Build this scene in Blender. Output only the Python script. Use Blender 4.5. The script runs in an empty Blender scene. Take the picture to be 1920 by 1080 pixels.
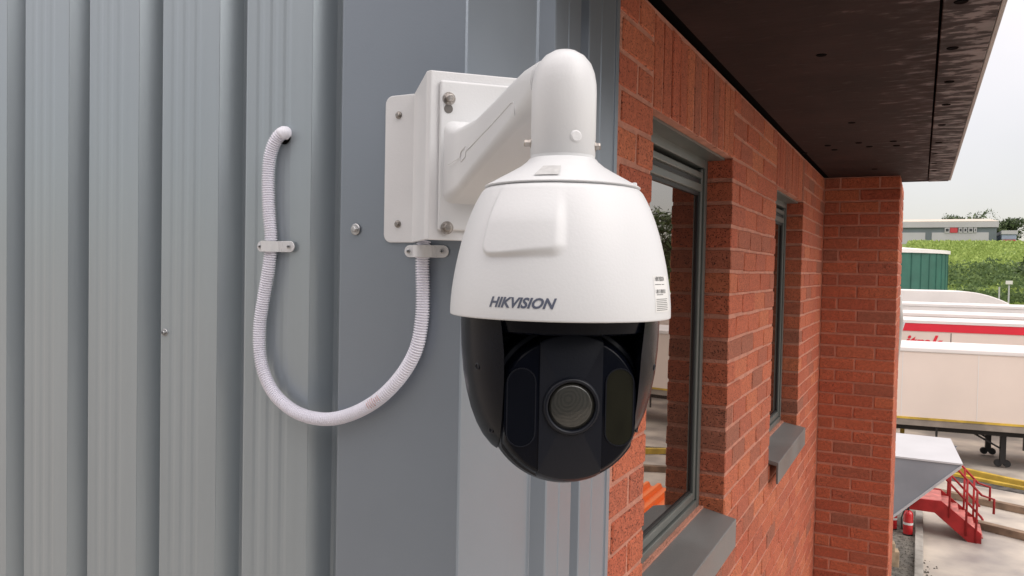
import bpy, bmesh, math, random
import numpy as np
from mathutils import Vector, Matrix
random.seed(7)
rng = np.random.default_rng(7)
SC = bpy.context.scene
COL = SC.collection
R = math.radians
# ------------------------------------------------------------------ camera
H = 5.5                     # eye height over the yard
W = 0.5535                  # eye distance from the brick wall plane (x = 0)
FPX = 1457.0
th, pt, ro = R(27.716), R(1.525), R(1.125)
cV = np.array([-math.sin(th)*math.cos(pt), math.cos(th)*math.cos(pt), -math.sin(pt)])
cR = np.array([math.cos(th), math.sin(th), 0.0]); cU = np.cross(cR, cV)
cR = cR*math.cos(ro) + cU*math.sin(ro); cU = np.cross(cR, cV)
CAM = np.array([W, 0.0, H])
cam = bpy.data.objects.new('camera', bpy.data.cameras.new('camera'))
COL.objects.link(cam)
cam.data.sensor_width = 36.0
cam.data.lens = FPX/1920*36.0
cam.data.clip_start = 0.05
cam.data.clip_end = 3000
M = Matrix(((cR[0], cU[0], -cV[0], CAM[0]), (cR[1], cU[1], -cV[1], CAM[1]), (cR[2], cU[2], -cV[2], CAM[2]), (0, 0, 0, 1)))
cam.matrix_world = M
SC.camera = cam
# ------------------------------------------------------------------ sky and light
world = bpy.data.worlds.new("World"); SC.world = world; world.use_nodes = True
wn, wl = world.node_tree.nodes, world.node_tree.links
wn.clear()
SUN_EL, SUN_AZ = R(40), R(98)     # azimuth clockwise from +Y
sky = wn.new('ShaderNodeTexSky'); sky.sky_type = 'NISHITA'; sky.sun_disc = False
sky.sun_elevation = SUN_EL; sky.sun_rotation = SUN_AZ
b1 = wn.new('ShaderNodeBackground'); b1.inputs[1].default_value = 0.05
wl.new(sky.outputs[0], b1.inputs[0])
tc = wn.new('ShaderNodeTexCoord'); sx = wn.new('ShaderNodeSeparateXYZ')
wl.new(tc.outputs['Generated'], sx.inputs[0])
grad = wn.new('ShaderNodeMapRange'); grad.inputs[1].default_value = 0.0; grad.inputs[2].default_value = 1.0
grad.inputs[3].default_value = 0.39; grad.inputs[4].default_value = 1.85     # overcast sky: brighter overhead
wl.new(sx.outputs[2], grad.inputs[0])
nz = wn.new('ShaderNodeTexNoise'); nz.inputs['Scale'].default_value = 3.2; nz.inputs['Detail'].default_value = 4
wl.new(tc.outputs['Generated'], nz.inputs[0])
nm = wn.new('ShaderNodeMapRange'); nm.inputs[1].default_value = .3; nm.inputs[2].default_value = .7
nm.inputs[3].default_value = .89; nm.inputs[4].default_value = 1.06
wl.new(nz.outputs[0], nm.inputs[0])
mu = wn.new('ShaderNodeMath'); mu.operation = 'MULTIPLY'
wl.new(grad.outputs[0], mu.inputs[0]); wl.new(nm.outputs[0], mu.inputs[1])
b2 = wn.new('ShaderNodeBackground'); b2.inputs[0].default_value = (1.0, .905, .855, 1)
wl.new(mu.outputs[0], b2.inputs[1])
ad = wn.new('ShaderNodeAddShader'); wo = wn.new('ShaderNodeOutputWorld')
wl.new(b1.outputs[0], ad.inputs[0]); wl.new(b2.outputs[0], ad.inputs[1]); wl.new(ad.outputs[0], wo.inputs[0])
sl = bpy.data.lights.new('sun', 'SUN'); sl.energy = 0.85; sl.angle = R(40); sl.color = (1, .97, .93)
so = bpy.data.objects.new('sun', sl); COL.objects.link(so)
sd = Vector((math.sin(SUN_AZ)*math.cos(SUN_EL), math.cos(SUN_AZ)*math.cos(SUN_EL), math.sin(SUN_EL)))
so.rotation_euler = sd.to_track_quat('Z', 'Y').to_euler(); so.location = (15, 3, 15)
SC.view_settings.view_transform = 'Standard'; SC.view_settings.look = 'None'
SC.view_settings.exposure = 0.25; SC.view_settings.gamma = 1
SC.view_settings.use_curve_mapping = False

# ------------------------------------------------------------------ surveying helpers (points on known planes)
def ray(x, y): return cV + (x-960)/FPX*cR - (y-540)/FPX*cU
def onx(x, y, c): d = ray(x, y); return CAM + d*((c-CAM[0])/d[0])
def ony(x, y, c): d = ray(x, y); return CAM + d*((c-CAM[1])/d[1])
def onz(x, y, c): d = ray(x, y); return CAM + d*((c-CAM[2])/d[2])
def onpl(x, y, p0, n):
    d = ray(x, y); n = np.array(n, float); return CAM + d*(((np.array(p0)-CAM)@n)/(d@n))
def proj(P):
    P = np.array(P, float)-CAM; z = P@cV
    return 960+FPX*(P@cR)/z, 540-FPX*(P@cU)/z

# ------------------------------------------------------------------ materials
def mat(name, col, rough=.6, metal=0., var=.0, vscale=5., bump=0., bscale=40., spec=.5, coat=0., ior=None, col2=None, stretch=None, detail=4., rvar=0.):
    m = bpy.data.materials.new(name); m.use_nodes = True
    n, l = m.node_tree.nodes, m.node_tree.links
    p = n['Principled BSDF']
    p.inputs['Base Color'].default_value = (*col, 1)
    p.inputs['Roughness'].default_value = rough
    p.inputs['Metallic'].default_value = metal
    p.inputs['Specular IOR Level'].default_value = spec
    if ior: p.inputs['IOR'].default_value = ior
    if coat: p.inputs['Coat Weight'].default_value = coat; p.inputs['Coat Roughness'].default_value = .08
    g = n.new('ShaderNodeNewGeometry')
    src = g.outputs['Position']
    if stretch:
        vm = n.new('ShaderNodeVectorMath'); vm.operation = 'MULTIPLY'; vm.inputs[1].default_value = stretch
        l.new(src, vm.inputs[0]); src = vm.outputs[0]
    if var or rvar:
        t = n.new('ShaderNodeTexNoise'); t.inputs['Scale'].default_value = vscale; t.inputs['Detail'].default_value = detail
        l.new(src, t.inputs['Vector'])
        rp = n.new('ShaderNodeValToRGB')
        c2 = col2 if col2 else tuple(max(0, c*(1-var)) for c in col)
        rp.color_ramp.elements[0].position = .35; rp.color_ramp.elements[1].position = .65
        rp.color_ramp.elements[0].color = (*c2, 1)
        rp.color_ramp.elements[1].color = (*[min(1, c*(1+(0 if col2 else var*.5))) for c in col], 1)
        l.new(t.outputs[0], rp.inputs[0])
        if var: l.new(rp.outputs[0], p.inputs['Base Color'])
        if rvar:
            mr = n.new('ShaderNodeMapRange'); mr.inputs[1].default_value = .35; mr.inputs[2].default_value = .65
            mr.inputs[3].default_value = max(.02, rough-rvar); mr.inputs[4].default_value = rough+rvar
            l.new(t.outputs[0], mr.inputs[0]); l.new(mr.outputs[0], p.inputs['Roughness'])
    if bump:
        t2 = n.new('ShaderNodeTexNoise'); t2.inputs['Scale'].default_value = bscale; t2.inputs['Detail'].default_value = 5
        l.new(src, t2.inputs['Vector'])
        b = n.new('ShaderNodeBump'); b.inputs['Strength'].default_value = bump; b.inputs['Distance'].default_value = .01
        l.new(t2.outputs[0], b.inputs['Height']); l.new(b.outputs[0], p.inputs['Normal'])
    return m

MT = {}
MT['clad'] = mat('painted_steel', (.345, .39, .415), .30, metal=.45, var=.028, vscale=3, stretch=(14, 14, .8), bump=.06, bscale=200, rvar=.015)
MT['clad_lip'] = mat('painted_steel_edge', (.45, .49, .5), .35)
MT['flash'] = mat('painted_steel_flashing', (.24, .275, .315), .33, metal=.4, var=.06, vscale=2.5, bump=.03, bscale=300, rvar=.05)
MT['white'] = mat('white_paint', (.70, .71, .715), .38, var=.025, vscale=9, bump=.035, bscale=420)
MT['white2'] = mat('white_powder_coat', (.72, .725, .73), .42, var=.03, vscale=14, bump=.05, bscale=350)
MT['conduit'] = mat('white_plastic_conduit', (.86, .85, .92), .35, var=.03, vscale=20)
MT['black'] = mat('black_plastic', (.003, .004, .008), .22, spec=.14, bump=.03, bscale=500, var=.2, vscale=30, rvar=.05)
MT['black2'] = mat('satin_black_plastic', (.006, .0075, .0125), .36, spec=.35, bump=.03, bscale=500)
MT['gloss'] = mat('smoked_window', (.003, .0035, .006), .06, spec=.35)
MT['gloss2'] = mat('smoked_window_olive', (.014, .0135, .008), .12, spec=.35, var=.5, vscale=30, stretch=(1, 1, .4))
MT['steel'] = mat('bright_steel', (.40, .37, .34), .28, 1., var=.3, vscale=60, bump=.1, bscale=300)
MT['zinc'] = mat('zinc_screw', (.5, .5, .5), .35, 1., var=.3, vscale=120)
MT['logo'] = mat('slate_blue_print', (.10, .115, .16), .5)
MT['print'] = mat('grey_print', (.12, .12, .12), .6)
MT['paper'] = mat('white_sticker', (.78, .78, .76), .45)
MT['greysticker'] = mat('grey_sticker', (.56, .56, .55), .4, var=.15, vscale=160)
MT['mortar'] = mat('pink_mortar', (.54, .24, .165), .95, var=.16, vscale=18, bump=.8, bscale=160)
MT['frame'] = mat('grey_aluminium_frame', (.12, .13, .12), .35, var=.12, vscale=8, stretch=(1, 1, .3))
MT['gasket'] = mat('black_gasket', (.012, .012, .013), .5)
MT['sill'] = mat('grey_sill', (.16, .16, .155), .42, var=.13, vscale=1, stretch=(6, 3, 2), bump=.08, bscale=50, rvar=.08)
MT['fascia'] = mat('off_white_fascia', (.42, .41, .385), .5, var=.15, vscale=5)
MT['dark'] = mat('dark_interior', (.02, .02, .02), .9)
MT['roof'] = mat('grey_roofing', (.12, .12, .125), .8, var=.2, vscale=2)
MT['hole'] = mat('dark_plug_and_gap_shadow', (.003, .0025, .0025), .9, spec=.05)
MT['gravel'] = mat('wet_gravel', (.20, .185, .155), .8, var=.5, vscale=7, bump=1., bscale=30, col2=(.10, .092, .078))
MT['conc'] = mat('yard_concrete', (.55, .49, .41), .6, var=.3, vscale=.8, detail=10, bump=.4, bscale=3, col2=(.27, .245, .225), rvar=.22)
MT['kerb'] = mat('kerb_concrete', (.36, .34, .30), .8, var=.3, vscale=4, bump=.4, bscale=20)
MT['redsteel'] = mat('red_oxide_paint', (.34, .025, .025), .6, spec=.25, var=.3, vscale=4)
MT['tread'] = mat('worn_red_tread', (.50, .15, .13), .6, var=.35, vscale=5)
MT['redgloss'] = mat('red_enamel', (.55, .02, .025), .25, coat=.5)
MT['yellow'] = mat('yellow_paint', (.62, .42, .06), .5, var=.35, vscale=2)
MT['timber'] = mat('old_timber', (.22, .15, .10), .85, var=.4, vscale=3, bump=.5, bscale=15)
MT['ballast'] = mat('dark_ballast', (.075, .07, .065), .95, var=.6, vscale=5, bump=1., bscale=12)
MT['canopy_top'] = mat('white_canopy_sheet', (.47, .465, .475), .5, var=.06, vscale=1.5)
MT['canopy_side'] = mat('slate_canopy_cheek', (.24, .25, .275), .45, var=.12, vscale=1.5)
MT['trl'] = mat('cream_trailer_panel', (.80, .69, .61), .5, var=.06, vscale=.5)
MT['trlw'] = mat('white_trailer_paint', (.80, .76, .73), .45, var=.07, vscale=.6)
MT['trlr'] = mat('red_trailer_paint', (.78, .03, .055), .35, var=.1, vscale=1)
MT['chassis'] = mat('black_chassis', (.015, .014, .014), .6)
MT['alu'] = mat('grey_beam', (.30, .26, .22), .6, var=.25, vscale=2)
MT['tank'] = mat('green_tank_steel', (.03, .13, .095), .5, var=.18, vscale=.7)
MT['soil'] = mat('rough_grass', (.17, .24, .06), .95, var=.4, vscale=.25, bump=.6, bscale=2, col2=(.09, .14, .04))
MT['whs_grey'] = mat('grey_shed_cladding', (.17, .20, .215), .6, var=.08, vscale=.3)
MT['unseen_shed_dark'] = mat('unseen_shed_cladding', (.07, .085, .11), .6, var=.1, vscale=.3)
MT['whs_white'] = mat('pale_shed_panel', (.52, .51, .52), .6, var=.05, vscale=.3)
MT['whs_roof'] = mat('pale_shed_roof', (.58, .51, .42), .7, var=.12, vscale=.4)
MT['whs_red'] = mat('red_sign', (.55, .06, .07), .5)
MT['whs_blue'] = mat('blue_grey_wall', (.35, .40, .52), .6)
MT['glassdark'] = mat('far_window_glass', (.04, .045, .05), .1)
MT['bark'] = mat('bark', (.07, .055, .04), .9, var=.4, vscale=3)
MT['orange'] = mat('orange_plastic', (1.0, .21, .02), .4, var=.05, vscale=4)
MT['wood'] = mat('pale_wood', (.50, .38, .25), .7, var=.3, vscale=6)
MT['rubber'] = mat('tyre_rubber', (.02, .02, .02), .8)

def glass_mat():
    m = mat('window_glass', (.016, .009, .007), .012, spec=.9, ior=2.8)
    m.node_tree.nodes['Principled BSDF'].inputs['Specular Tint'].default_value = (1, .95, .91, 1)
    return m
MT['glass'] = glass_mat()

def leaf_mat(name, c1, c2):
    m = bpy.data.materials.new(name); m.use_nodes = True
    n, l = m.node_tree.nodes, m.node_tree.links; p = n['Principled BSDF']
    g = n.new('ShaderNodeNewGeometry'); rp = n.new('ShaderNodeValToRGB')
    rp.color_ramp.elements[0].color = (*c1, 1); rp.color_ramp.elements[1].color = (*c2, 1)
    l.new(g.outputs['Random Per Island'], rp.inputs[0]); l.new(rp.outputs[0], p.inputs['Base Color'])
    p.inputs['Roughness'].default_value = .7
    return m
MT['leaf'] = leaf_mat('tree_leaves', (.03, .055, .02), (.10, .14, .05))
MT['grass'] = leaf_mat('bank_grass', (.24, .34, .07), (.42, .52, .14))
MT['bush'] = leaf_mat('bank_scrub', (.07, .125, .04), (.19, .27, .085))

def brick_mat():
    m = bpy.data.materials.new('red_brick'); m.use_nodes = True
    n, l = m.node_tree.nodes, m.node_tree.links; p = n['Principled BSDF']
    oi = n.new('ShaderNodeObjectInfo'); g = n.new('ShaderNodeNewGeometry')
    a = n.new('ShaderNodeMath'); a.operation = 'ADD'; l.new(oi.outputs['Random'], a.inputs[0]); l.new(g.outputs['Random Per Island'], a.inputs[1])
    fr = n.new('ShaderNodeMath'); fr.operation = 'FRACT'; l.new(a.outputs[0], fr.inputs[0])
    rp = n.new('ShaderNodeValToRGB'); cr = rp.color_ramp; cr.interpolation = 'LINEAR'
    cols = [(0, (.47, .11, .054)), (.25, (.54, .138, .066)), (.45, (.43, .098, .050)), (.62, (.57, .16, .074)), (.8, (.45, .112, .060)), (0.93, (.40, .115, .064)), (1, (.34, .12, .072))]
    cr.elements[0].position = 0; cr.elements[0].color = (*cols[0][1], 1)
    cr.elements[1].position = 1; cr.elements[1].color = (*cols[-1][1], 1)
    cols = [(q, (c[0]*.99, c[1]*1.04, c[2]*1.02)) for q, c in cols]
    for q, c in cols[1:-1]:
        e = cr.elements.new(q); e.color = (*c, 1)
    l.new(fr.outputs[0], rp.inputs[0])
    # sandy mottling
    t = n.new('ShaderNodeTexNoise'); t.inputs['Scale'].default_value = 55; t.inputs['Detail'].default_value = 6; t.inputs['Roughness'].default_value = .7
    l.new(g.outputs['Position'], t.inputs['Vector'])
    mr = n.new('ShaderNodeMapRange'); mr.inputs[1].default_value = .3; mr.inputs[2].default_value = .7; mr.inputs[3].default_value = .72; mr.inputs[4].default_value = 1.2
    l.new(t.outputs[0], mr.inputs[0])
    mx = n.new('ShaderNodeMix'); mx.data_type = 'RGBA'; mx.blend_type = 'MULTIPLY'; mx.inputs[0].default_value = 1
    l.new(rp.outputs[0], mx.inputs[6]); l.new(mr.outputs[0], mx.inputs[7])
    # small dark pits
    v = n.new('ShaderNodeTexNoise'); v.inputs['Scale'].default_value = 230; v.inputs['Detail'].default_value = 2
    l.new(g.outputs['Position'], v.inputs['Vector'])
    pr = n.new('ShaderNodeMapRange'); pr.inputs[1].default_value = .34; pr.inputs[2].default_value = .42; pr.inputs[3].default_value = .22; pr.inputs[4].default_value = 1
    l.new(v.outputs[0], pr.inputs[0])
    mx2 = n.new('ShaderNodeMix'); mx2.data_type = 'RGBA'; mx2.blend_type = 'MULTIPLY'; mx2.inputs[0].default_value = 1
    l.new(mx.outputs[2], mx2.inputs[6]); l.new(pr.outputs[0], mx2.inputs[7])
    l.new(mx2.outputs[2], p.inputs['Base Color'])
    p.inputs['Roughness'].default_value = .88
    b = n.new('ShaderNodeBump'); b.inputs['Strength'].default_value = .9; b.inputs['Distance'].default_value = .005
    ad = n.new('ShaderNodeMath'); ad.operation = 'ADD'; l.new(t.outputs[0], ad.inputs[0]); l.new(pr.outputs[0], ad.inputs[1])
    l.new(ad.outputs[0], b.inputs['Height']); l.new(b.outputs[0], p.inputs['Normal'])
    return m
MT['brick'] = brick_mat()

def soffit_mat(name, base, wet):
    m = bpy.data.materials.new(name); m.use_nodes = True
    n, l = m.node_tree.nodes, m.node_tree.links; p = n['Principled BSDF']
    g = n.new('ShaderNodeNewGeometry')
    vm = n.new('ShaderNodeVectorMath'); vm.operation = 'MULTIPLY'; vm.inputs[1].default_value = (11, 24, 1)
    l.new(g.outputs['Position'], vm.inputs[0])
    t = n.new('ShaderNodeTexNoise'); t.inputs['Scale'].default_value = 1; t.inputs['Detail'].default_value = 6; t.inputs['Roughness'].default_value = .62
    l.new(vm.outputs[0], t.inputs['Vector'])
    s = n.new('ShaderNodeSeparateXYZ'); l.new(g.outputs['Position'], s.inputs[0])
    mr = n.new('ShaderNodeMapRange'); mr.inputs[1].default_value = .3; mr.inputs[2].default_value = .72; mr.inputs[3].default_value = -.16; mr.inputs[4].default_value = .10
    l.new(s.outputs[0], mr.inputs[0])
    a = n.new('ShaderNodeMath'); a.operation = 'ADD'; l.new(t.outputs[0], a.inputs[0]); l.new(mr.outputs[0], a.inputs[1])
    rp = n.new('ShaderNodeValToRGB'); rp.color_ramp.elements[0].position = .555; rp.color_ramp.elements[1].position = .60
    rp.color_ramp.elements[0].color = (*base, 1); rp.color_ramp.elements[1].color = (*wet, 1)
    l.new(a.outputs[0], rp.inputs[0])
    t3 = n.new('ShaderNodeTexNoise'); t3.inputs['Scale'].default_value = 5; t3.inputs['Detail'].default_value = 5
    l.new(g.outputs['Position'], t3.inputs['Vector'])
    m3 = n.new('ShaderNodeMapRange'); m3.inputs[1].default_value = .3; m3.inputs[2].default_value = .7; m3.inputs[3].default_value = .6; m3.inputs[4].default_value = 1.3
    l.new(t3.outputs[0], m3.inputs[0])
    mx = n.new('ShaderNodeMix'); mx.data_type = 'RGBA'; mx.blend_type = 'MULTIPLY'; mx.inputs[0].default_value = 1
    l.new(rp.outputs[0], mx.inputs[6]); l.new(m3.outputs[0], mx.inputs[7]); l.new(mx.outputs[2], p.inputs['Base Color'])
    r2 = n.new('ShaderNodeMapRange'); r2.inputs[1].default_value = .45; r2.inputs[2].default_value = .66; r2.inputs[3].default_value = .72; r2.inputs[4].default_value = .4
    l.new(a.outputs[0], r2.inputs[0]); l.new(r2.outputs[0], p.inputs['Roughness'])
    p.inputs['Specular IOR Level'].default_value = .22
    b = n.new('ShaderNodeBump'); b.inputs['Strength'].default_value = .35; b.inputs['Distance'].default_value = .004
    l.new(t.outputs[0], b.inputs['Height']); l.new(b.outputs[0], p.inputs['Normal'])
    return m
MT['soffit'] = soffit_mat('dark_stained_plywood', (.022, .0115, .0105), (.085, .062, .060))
MT['edgeboard'] = soffit_mat('weathered_edge_board', (.028, .020, .020), (.15, .125, .12))

# ------------------------------------------------------------------ mesh builder
class MB:
    def __init__(s): s.v = []; s.f = []
    def add(s, vs, fs):
        o = len(s.v); s.v += [tuple(map(float, p)) for p in vs]; s.f += [tuple(i+o for i in f) for f in fs]; return s
    def box(s, a, b):
        (x0, y0, z0), (x1, y1, z1) = a, b
        x0, x1 = min(x0, x1), max(x0, x1); y0, y1 = min(y0, y1), max(y0, y1); z0, z1 = min(z0, z1), max(z0, z1)
        return s.add([(x0,y0,z0),(x1,y0,z0),(x1,y1,z0),(x0,y1,z0),(x0,y0,z1),(x1,y0,z1),(x1,y1,z1),(x0,y1,z1)],
                     [(0,3,2,1),(4,5,6,7),(0,1,5,4),(1,2,6,5),(2,3,7,6),(3,0,4,7)])
    def obox(s, o, ex, ey, ez):      # origin corner and three edge vectors
        o, ex, ey, ez = [np.array(q, float) for q in (o, ex, ey, ez)]
        P = [o, o+ex, o+ex+ey, o+ey]; P += [q+ez for q in P]
        return s.add(P, [(0,3,2,1),(4,5,6,7),(0,1,5,4),(1,2,6,5),(2,3,7,6),(3,0,4,7)])
    def prism(s, poly, d):           # polygon of 3-D points extruded by vector d
        n = len(poly); d = np.array(d, float); P = [np.array(q, float) for q in poly]; P += [q+d for q in P]
        return s.add(P, [tuple(range(n))[::-1], tuple(range(n, 2*n))] + [(i, (i+1) % n, n+(i+1) % n, n+i) for i in range(n)])
    def loft(s, rings, caps=True):
        n = len(rings[0]); o = len(s.v)
        for r in rings: s.v += [tuple(map(float, q)) for q in r]
        for k in range(len(rings)-1):
            for i in range(n):
                s.f.append((o+k*n+i, o+k*n+(i+1) % n, o+(k+1)*n+(i+1) % n, o+(k+1)*n+i))
        if caps:
            s.f.append(tuple(o+i for i in range(n))[::-1]); s.f.append(tuple(o+(len(rings)-1)*n+i for i in range(n)))
        return s
    def tube(s, pts, r, n=10, rad=None):
        P = [np.array(p, float) for p in pts]; rings = []
        up = None
        for i, p in enumerate(P):
            t = P[min(i+1, len(P)-1)]-P[max(i-1, 0)]; t /= np.linalg.norm(t)
            if up is None:
                up = np.cross(t, [0, 0, 1.]); 
                if np.linalg.norm(up) < .1: up = np.cross(t, [1., 0, 0])
            up = up - t*(up@t); up /= np.linalg.norm(up); w = np.cross(t, up)
            rr = rad[i] if rad is not None else r
            rings.append([p+rr*(math.cos(a)*up+math.sin(a)*w) for a in np.linspace(0, 2*math.pi, n, endpoint=False)])
        return s.loft(rings)
    def lathe(s, c, prof, n=32, axis=(0, 0, 1), x=None):   # prof = [(height along axis, radius)]
        ax = np.array(axis, float); ax /= np.linalg.norm(ax)
        u = np.cross(ax, [0, 0, 1.] if abs(ax[2]) < .9 else [1., 0, 0]); u /= np.linalg.norm(u); w = np.cross(ax, u); c = np.array(c, float)
        return s.loft([[c+ax*h+max(r, 1e-5)*(math.cos(a)*u+math.sin(a)*w) for a in np.linspace(0, 2*math.pi, n, endpoint=False)] for h, r in prof])
    def build(s, name, m, parent=None, smooth=False, bevel=0, seg=2, kind=None, auto=None, origin=None):
        if parent is not None: o = np.array(ROOT[parent.name])
        elif origin is not None: o = np.array(origin, float)
        else:
            A = np.array(s.v); o = np.array([(A[:,0].min()+A[:,0].max())/2, (A[:,1].min()+A[:,1].max())/2, A[:,2].min()])
        me = bpy.data.meshes.new(name)
        me.from_pydata([tuple(np.array(p)-o) for p in s.v], [], s.f); me.update()
        bm = bmesh.new(); bm.from_mesh(me); bmesh.ops.recalc_face_normals(bm, faces=bm.faces); bm.to_mesh(me); bm.free()
        me.materials.append(MT[m] if isinstance(m, str) else m)
        ob = bpy.data.objects.new(name, me); COL.objects.link(ob)
        if parent is not None: ob.parent = parent; ROOT[ob.name] = ROOT[parent.name]
        else: ob.location = tuple(o); ROOT[ob.name] = tuple(o)
        if smooth:
            for p in me.polygons: p.use_smooth = True
            if auto:
                bm = bmesh.new(); bm.from_mesh(me)
                for e in bm.edges:
                    if len(e.link_faces) == 2 and e.calc_face_angle(0) > R(auto): e.smooth = False
                bm.to_mesh(me); bm.free()
        if bevel:
            md = ob.modifiers.new('bevel', 'BEVEL'); md.width = bevel; md.segments = seg; md.limit_method = 'ANGLE'; md.angle_limit = R(35)
            md.harden_normals = False
        if kind: ob['kind'] = kind
        return ob
ROOT = {}
def tag(o, label=None, cat=None, group=None, kind=None):
    if label: o['label'] = label
    if cat: o['category'] = cat
    if group: o['group'] = group
    if kind: o['kind'] = kind
    return o
def thing(name, loc, label, cat, group=None):
    o = bpy.data.objects.new(name, None); COL.objects.link(o); o.location = tuple(map(float, loc)); o.empty_display_size = .1
    ROOT[o.name] = tuple(map(float, loc)); return tag(o, label, cat, group)
def inst(name, me, parent, loc, scale=None):      # shared mesh at a world point
    o = bpy.data.objects.new(name, me); COL.objects.link(o); o.parent = parent
    o.location = tuple(np.array(loc)-np.array(ROOT[parent.name]))
    if scale: o.scale = scale
    return o
zc = lambda z: H+z       # height relative to the eye -> world height

# ================================================================== SETTING
# ---- ground
YB = 5.252                # face of the projecting end wall
g = MB(); g.add([(-900, -600, 0), (1200, -600, 0), (1200, 1400, 0), (-900, 1400, 0)], [(0, 1, 2, 3)])
g.build('ground', 'conc', kind='structure')
kx = float(onz(1728, 1040, .08)[0])
g = MB(); g.add([(-.6, YB+.6, .006), (kx-.12, YB+.6, .006), (kx-.12, 30, .006), (-.6, 30, .006)], [(0, 1, 2, 3)])
g.build('gravel_strip', 'gravel', kind='structure')
kk = MB().box((kx-.12, YB+.6, 0), (kx+.03, float(onz(1723, 960, 0)[1]), .11)).build('kerb', 'kerb', kind='structure', bevel=.015)
# loose stones on the strip and broken edge beside the kerb
st = MB()
for i in range(1500):
    if i % 12: x, y = random.uniform(.1, kx-.12), random.uniform(9, 19)
    else: x, y = kx+.03+abs(random.gauss(0, .12)), random.uniform(9, 17)
    r = random.uniform(.012, .04); a = random.random()*6
    q = [(x+r*math.cos(a+k*2.09)*random.uniform(.7, 1.2), y+r*math.sin(a+k*2.09), .0) for k in range(3)]
    st.add(q+[(x, y, r*random.uniform(.6, 1.))], [(0, 1, 3), (1, 2, 3), (2, 0, 3)])
tag(st.build('gravel', MT['gravel']), 'loose wet grey stones lying along the kerb below the building', 'gravel', kind='stuff')

# ---- terrain: rise behind the yard and steep grass bank
def bank_h(x, y):
    b = np.interp(y, [60, 105, 128, 150, 176, 190, 400], [0, .6, 1.9, 6.5, 11.8, 12.3, 12.5])
    return b
nx, ny = 70, 70
xs = np.linspace(-120, 160, nx); ys = np.concatenate([np.linspace(58, 200, 58), np.linspace(215, 600, 12)])
g = MB(); vs = []
for y in ys:
    for x in xs:
        z = bank_h(x, y); w = 0 if y < 105 or y > 182 else 1
        z += w*(.5*math.sin(x*.21+y*.1)+.4*math.sin(x*.53-y*.3)+random.uniform(-.2, .2))*math.sin(math.pi*min(1, max(0, (y-105)/77)))
        vs.append((x, y, z-.02 if y > 58.5 else -.2))
g.add(vs, [(j*nx+i, j*nx+i+1, (j+1)*nx+i+1, (j+1)*nx+i) for j in range(ny-1) for i in range(nx-1)])
g.build('grass_bank', 'soil', kind='structure', smooth=True)
def tufts(n, x0, x1, y0, y1, s0, s1, m, name, label, clump=0):
    b = MB(); V = []; F = []
    cs = [(random.uniform(x0, x1), random.uniform(y0, y1), random.uniform(1., 2.6)) for _ in range(clump)] if clump else None
    for i in range(n):
        if cs:
            cx, cy, cr = random.choice(cs); 
            d = np.array([random.gauss(0, 1), random.gauss(0, 1), random.gauss(0, 1)]); d /= np.linalg.norm(d)+1e-6; d *= cr*random.random()**.4
            x, y = cx+d[0]*1.5, cy+d[1]; z = float(bank_h(x, cy))+abs(d[2])*.9
        else:
            x, y = random.uniform(x0, x1), random.uniform(y0, y1); z = float(bank_h(x, y))+random.uniform(-.2, .5)
        s = random.uniform(s0, s1); a = random.uniform(-1, 1); t = random.uniform(-.9, .9)
        ux, uy, uz = math.cos(a)*s, math.sin(a)*s, random.uniform(-.3, .3)*s
        o = len(V); V += [(x-ux, y-uy, z-uz), (x+ux, y+uy, z+uz), (x+t*s*.5, y+random.uniform(-.3, .3)*s, z+s*random.uniform(.8, 1.6))]; F.append((o, o+1, o+2))
    b.v = V; b.f = F
    tag(b.build(name, m), label, 'grass' if not clump else 'scrub', kind='stuff')
tufts(48000, -2, 48, 112, 182, .12, .36, 'grass', 'bank_grass', 'long bright green grass covering the steep bank below the sheds')
tufts(26000, -2, 48, 122, 149, .14, .36, 'bush', 'bank_scrub', 'low dark green scrub on the lower half of the grass bank', clump=150)

# ================================================================== BRICK BUILDING
PM = .2155                 # length module of the bond
J = [1.735, 1.735+4*PM, 1.735+8*PM, 1.735+12*PM]
Y0B = 1.497                # where the metal cladding ends
ZH = .370                  # head of the windows
ZS = -.81                  # underside line of the openings
ZT = .60                   # soffit
DB = .1025
wall = thing('brick_wall', (0, Y0B, 0), 'long red brick wall with two recessed windows running away under the dark eaves', 'wall')
def brick_mesh(L, D, Hh, seed):
    r = random.Random(seed); bm = bmesh.new(); bmesh.ops.create_cube(bm, size=1)
    for v in bm.verts:
        v.co.x *= D; v.co.y *= L; v.co.z *= Hh
        v.co += Vector((0, r.uniform(-.0018, .0018), r.uniform(-.0016, .0016)))
    bmesh.ops.bevel(bm, geom=bm.edges[:], offset=.0035, segments=1, affect='EDGES')
    for v in bm.verts: v.co += Vector([r.uniform(-.0011, .0009) for _ in range(3)])
    me = bpy.data.meshes.new('brick'); bm.to_mesh(me); bm.free(); me.materials.append(MT['brick']); return me
FULL = [brick_mesh(PM-.010, DB, .065, s) for s in range(5)]
HALF = [brick_mesh(PM/2-.010, DB, .065, s+10) for s in range(4)]
SOLD = [brick_mesh(.0618, DB, .214, s+20) for s in range(4)]
bricks = []   # (mesh, centre, scale)
def add_brick(meset, y0, y1, zmid, L):
    sc = (y1-y0)/L
    me = random.choice(meset)
    bricks.append((me, (-DB/2+random.uniform(-.0012, .0018), (y0+y1)/2, zc(zmid)+random.uniform(-.0014, .0014)), (1, sc, 1)))
def in_open(k):
    zlo, zhi = .075*k, .075*(k+1)
    return zhi > ZS+.02 and zlo < ZH-.03
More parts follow.
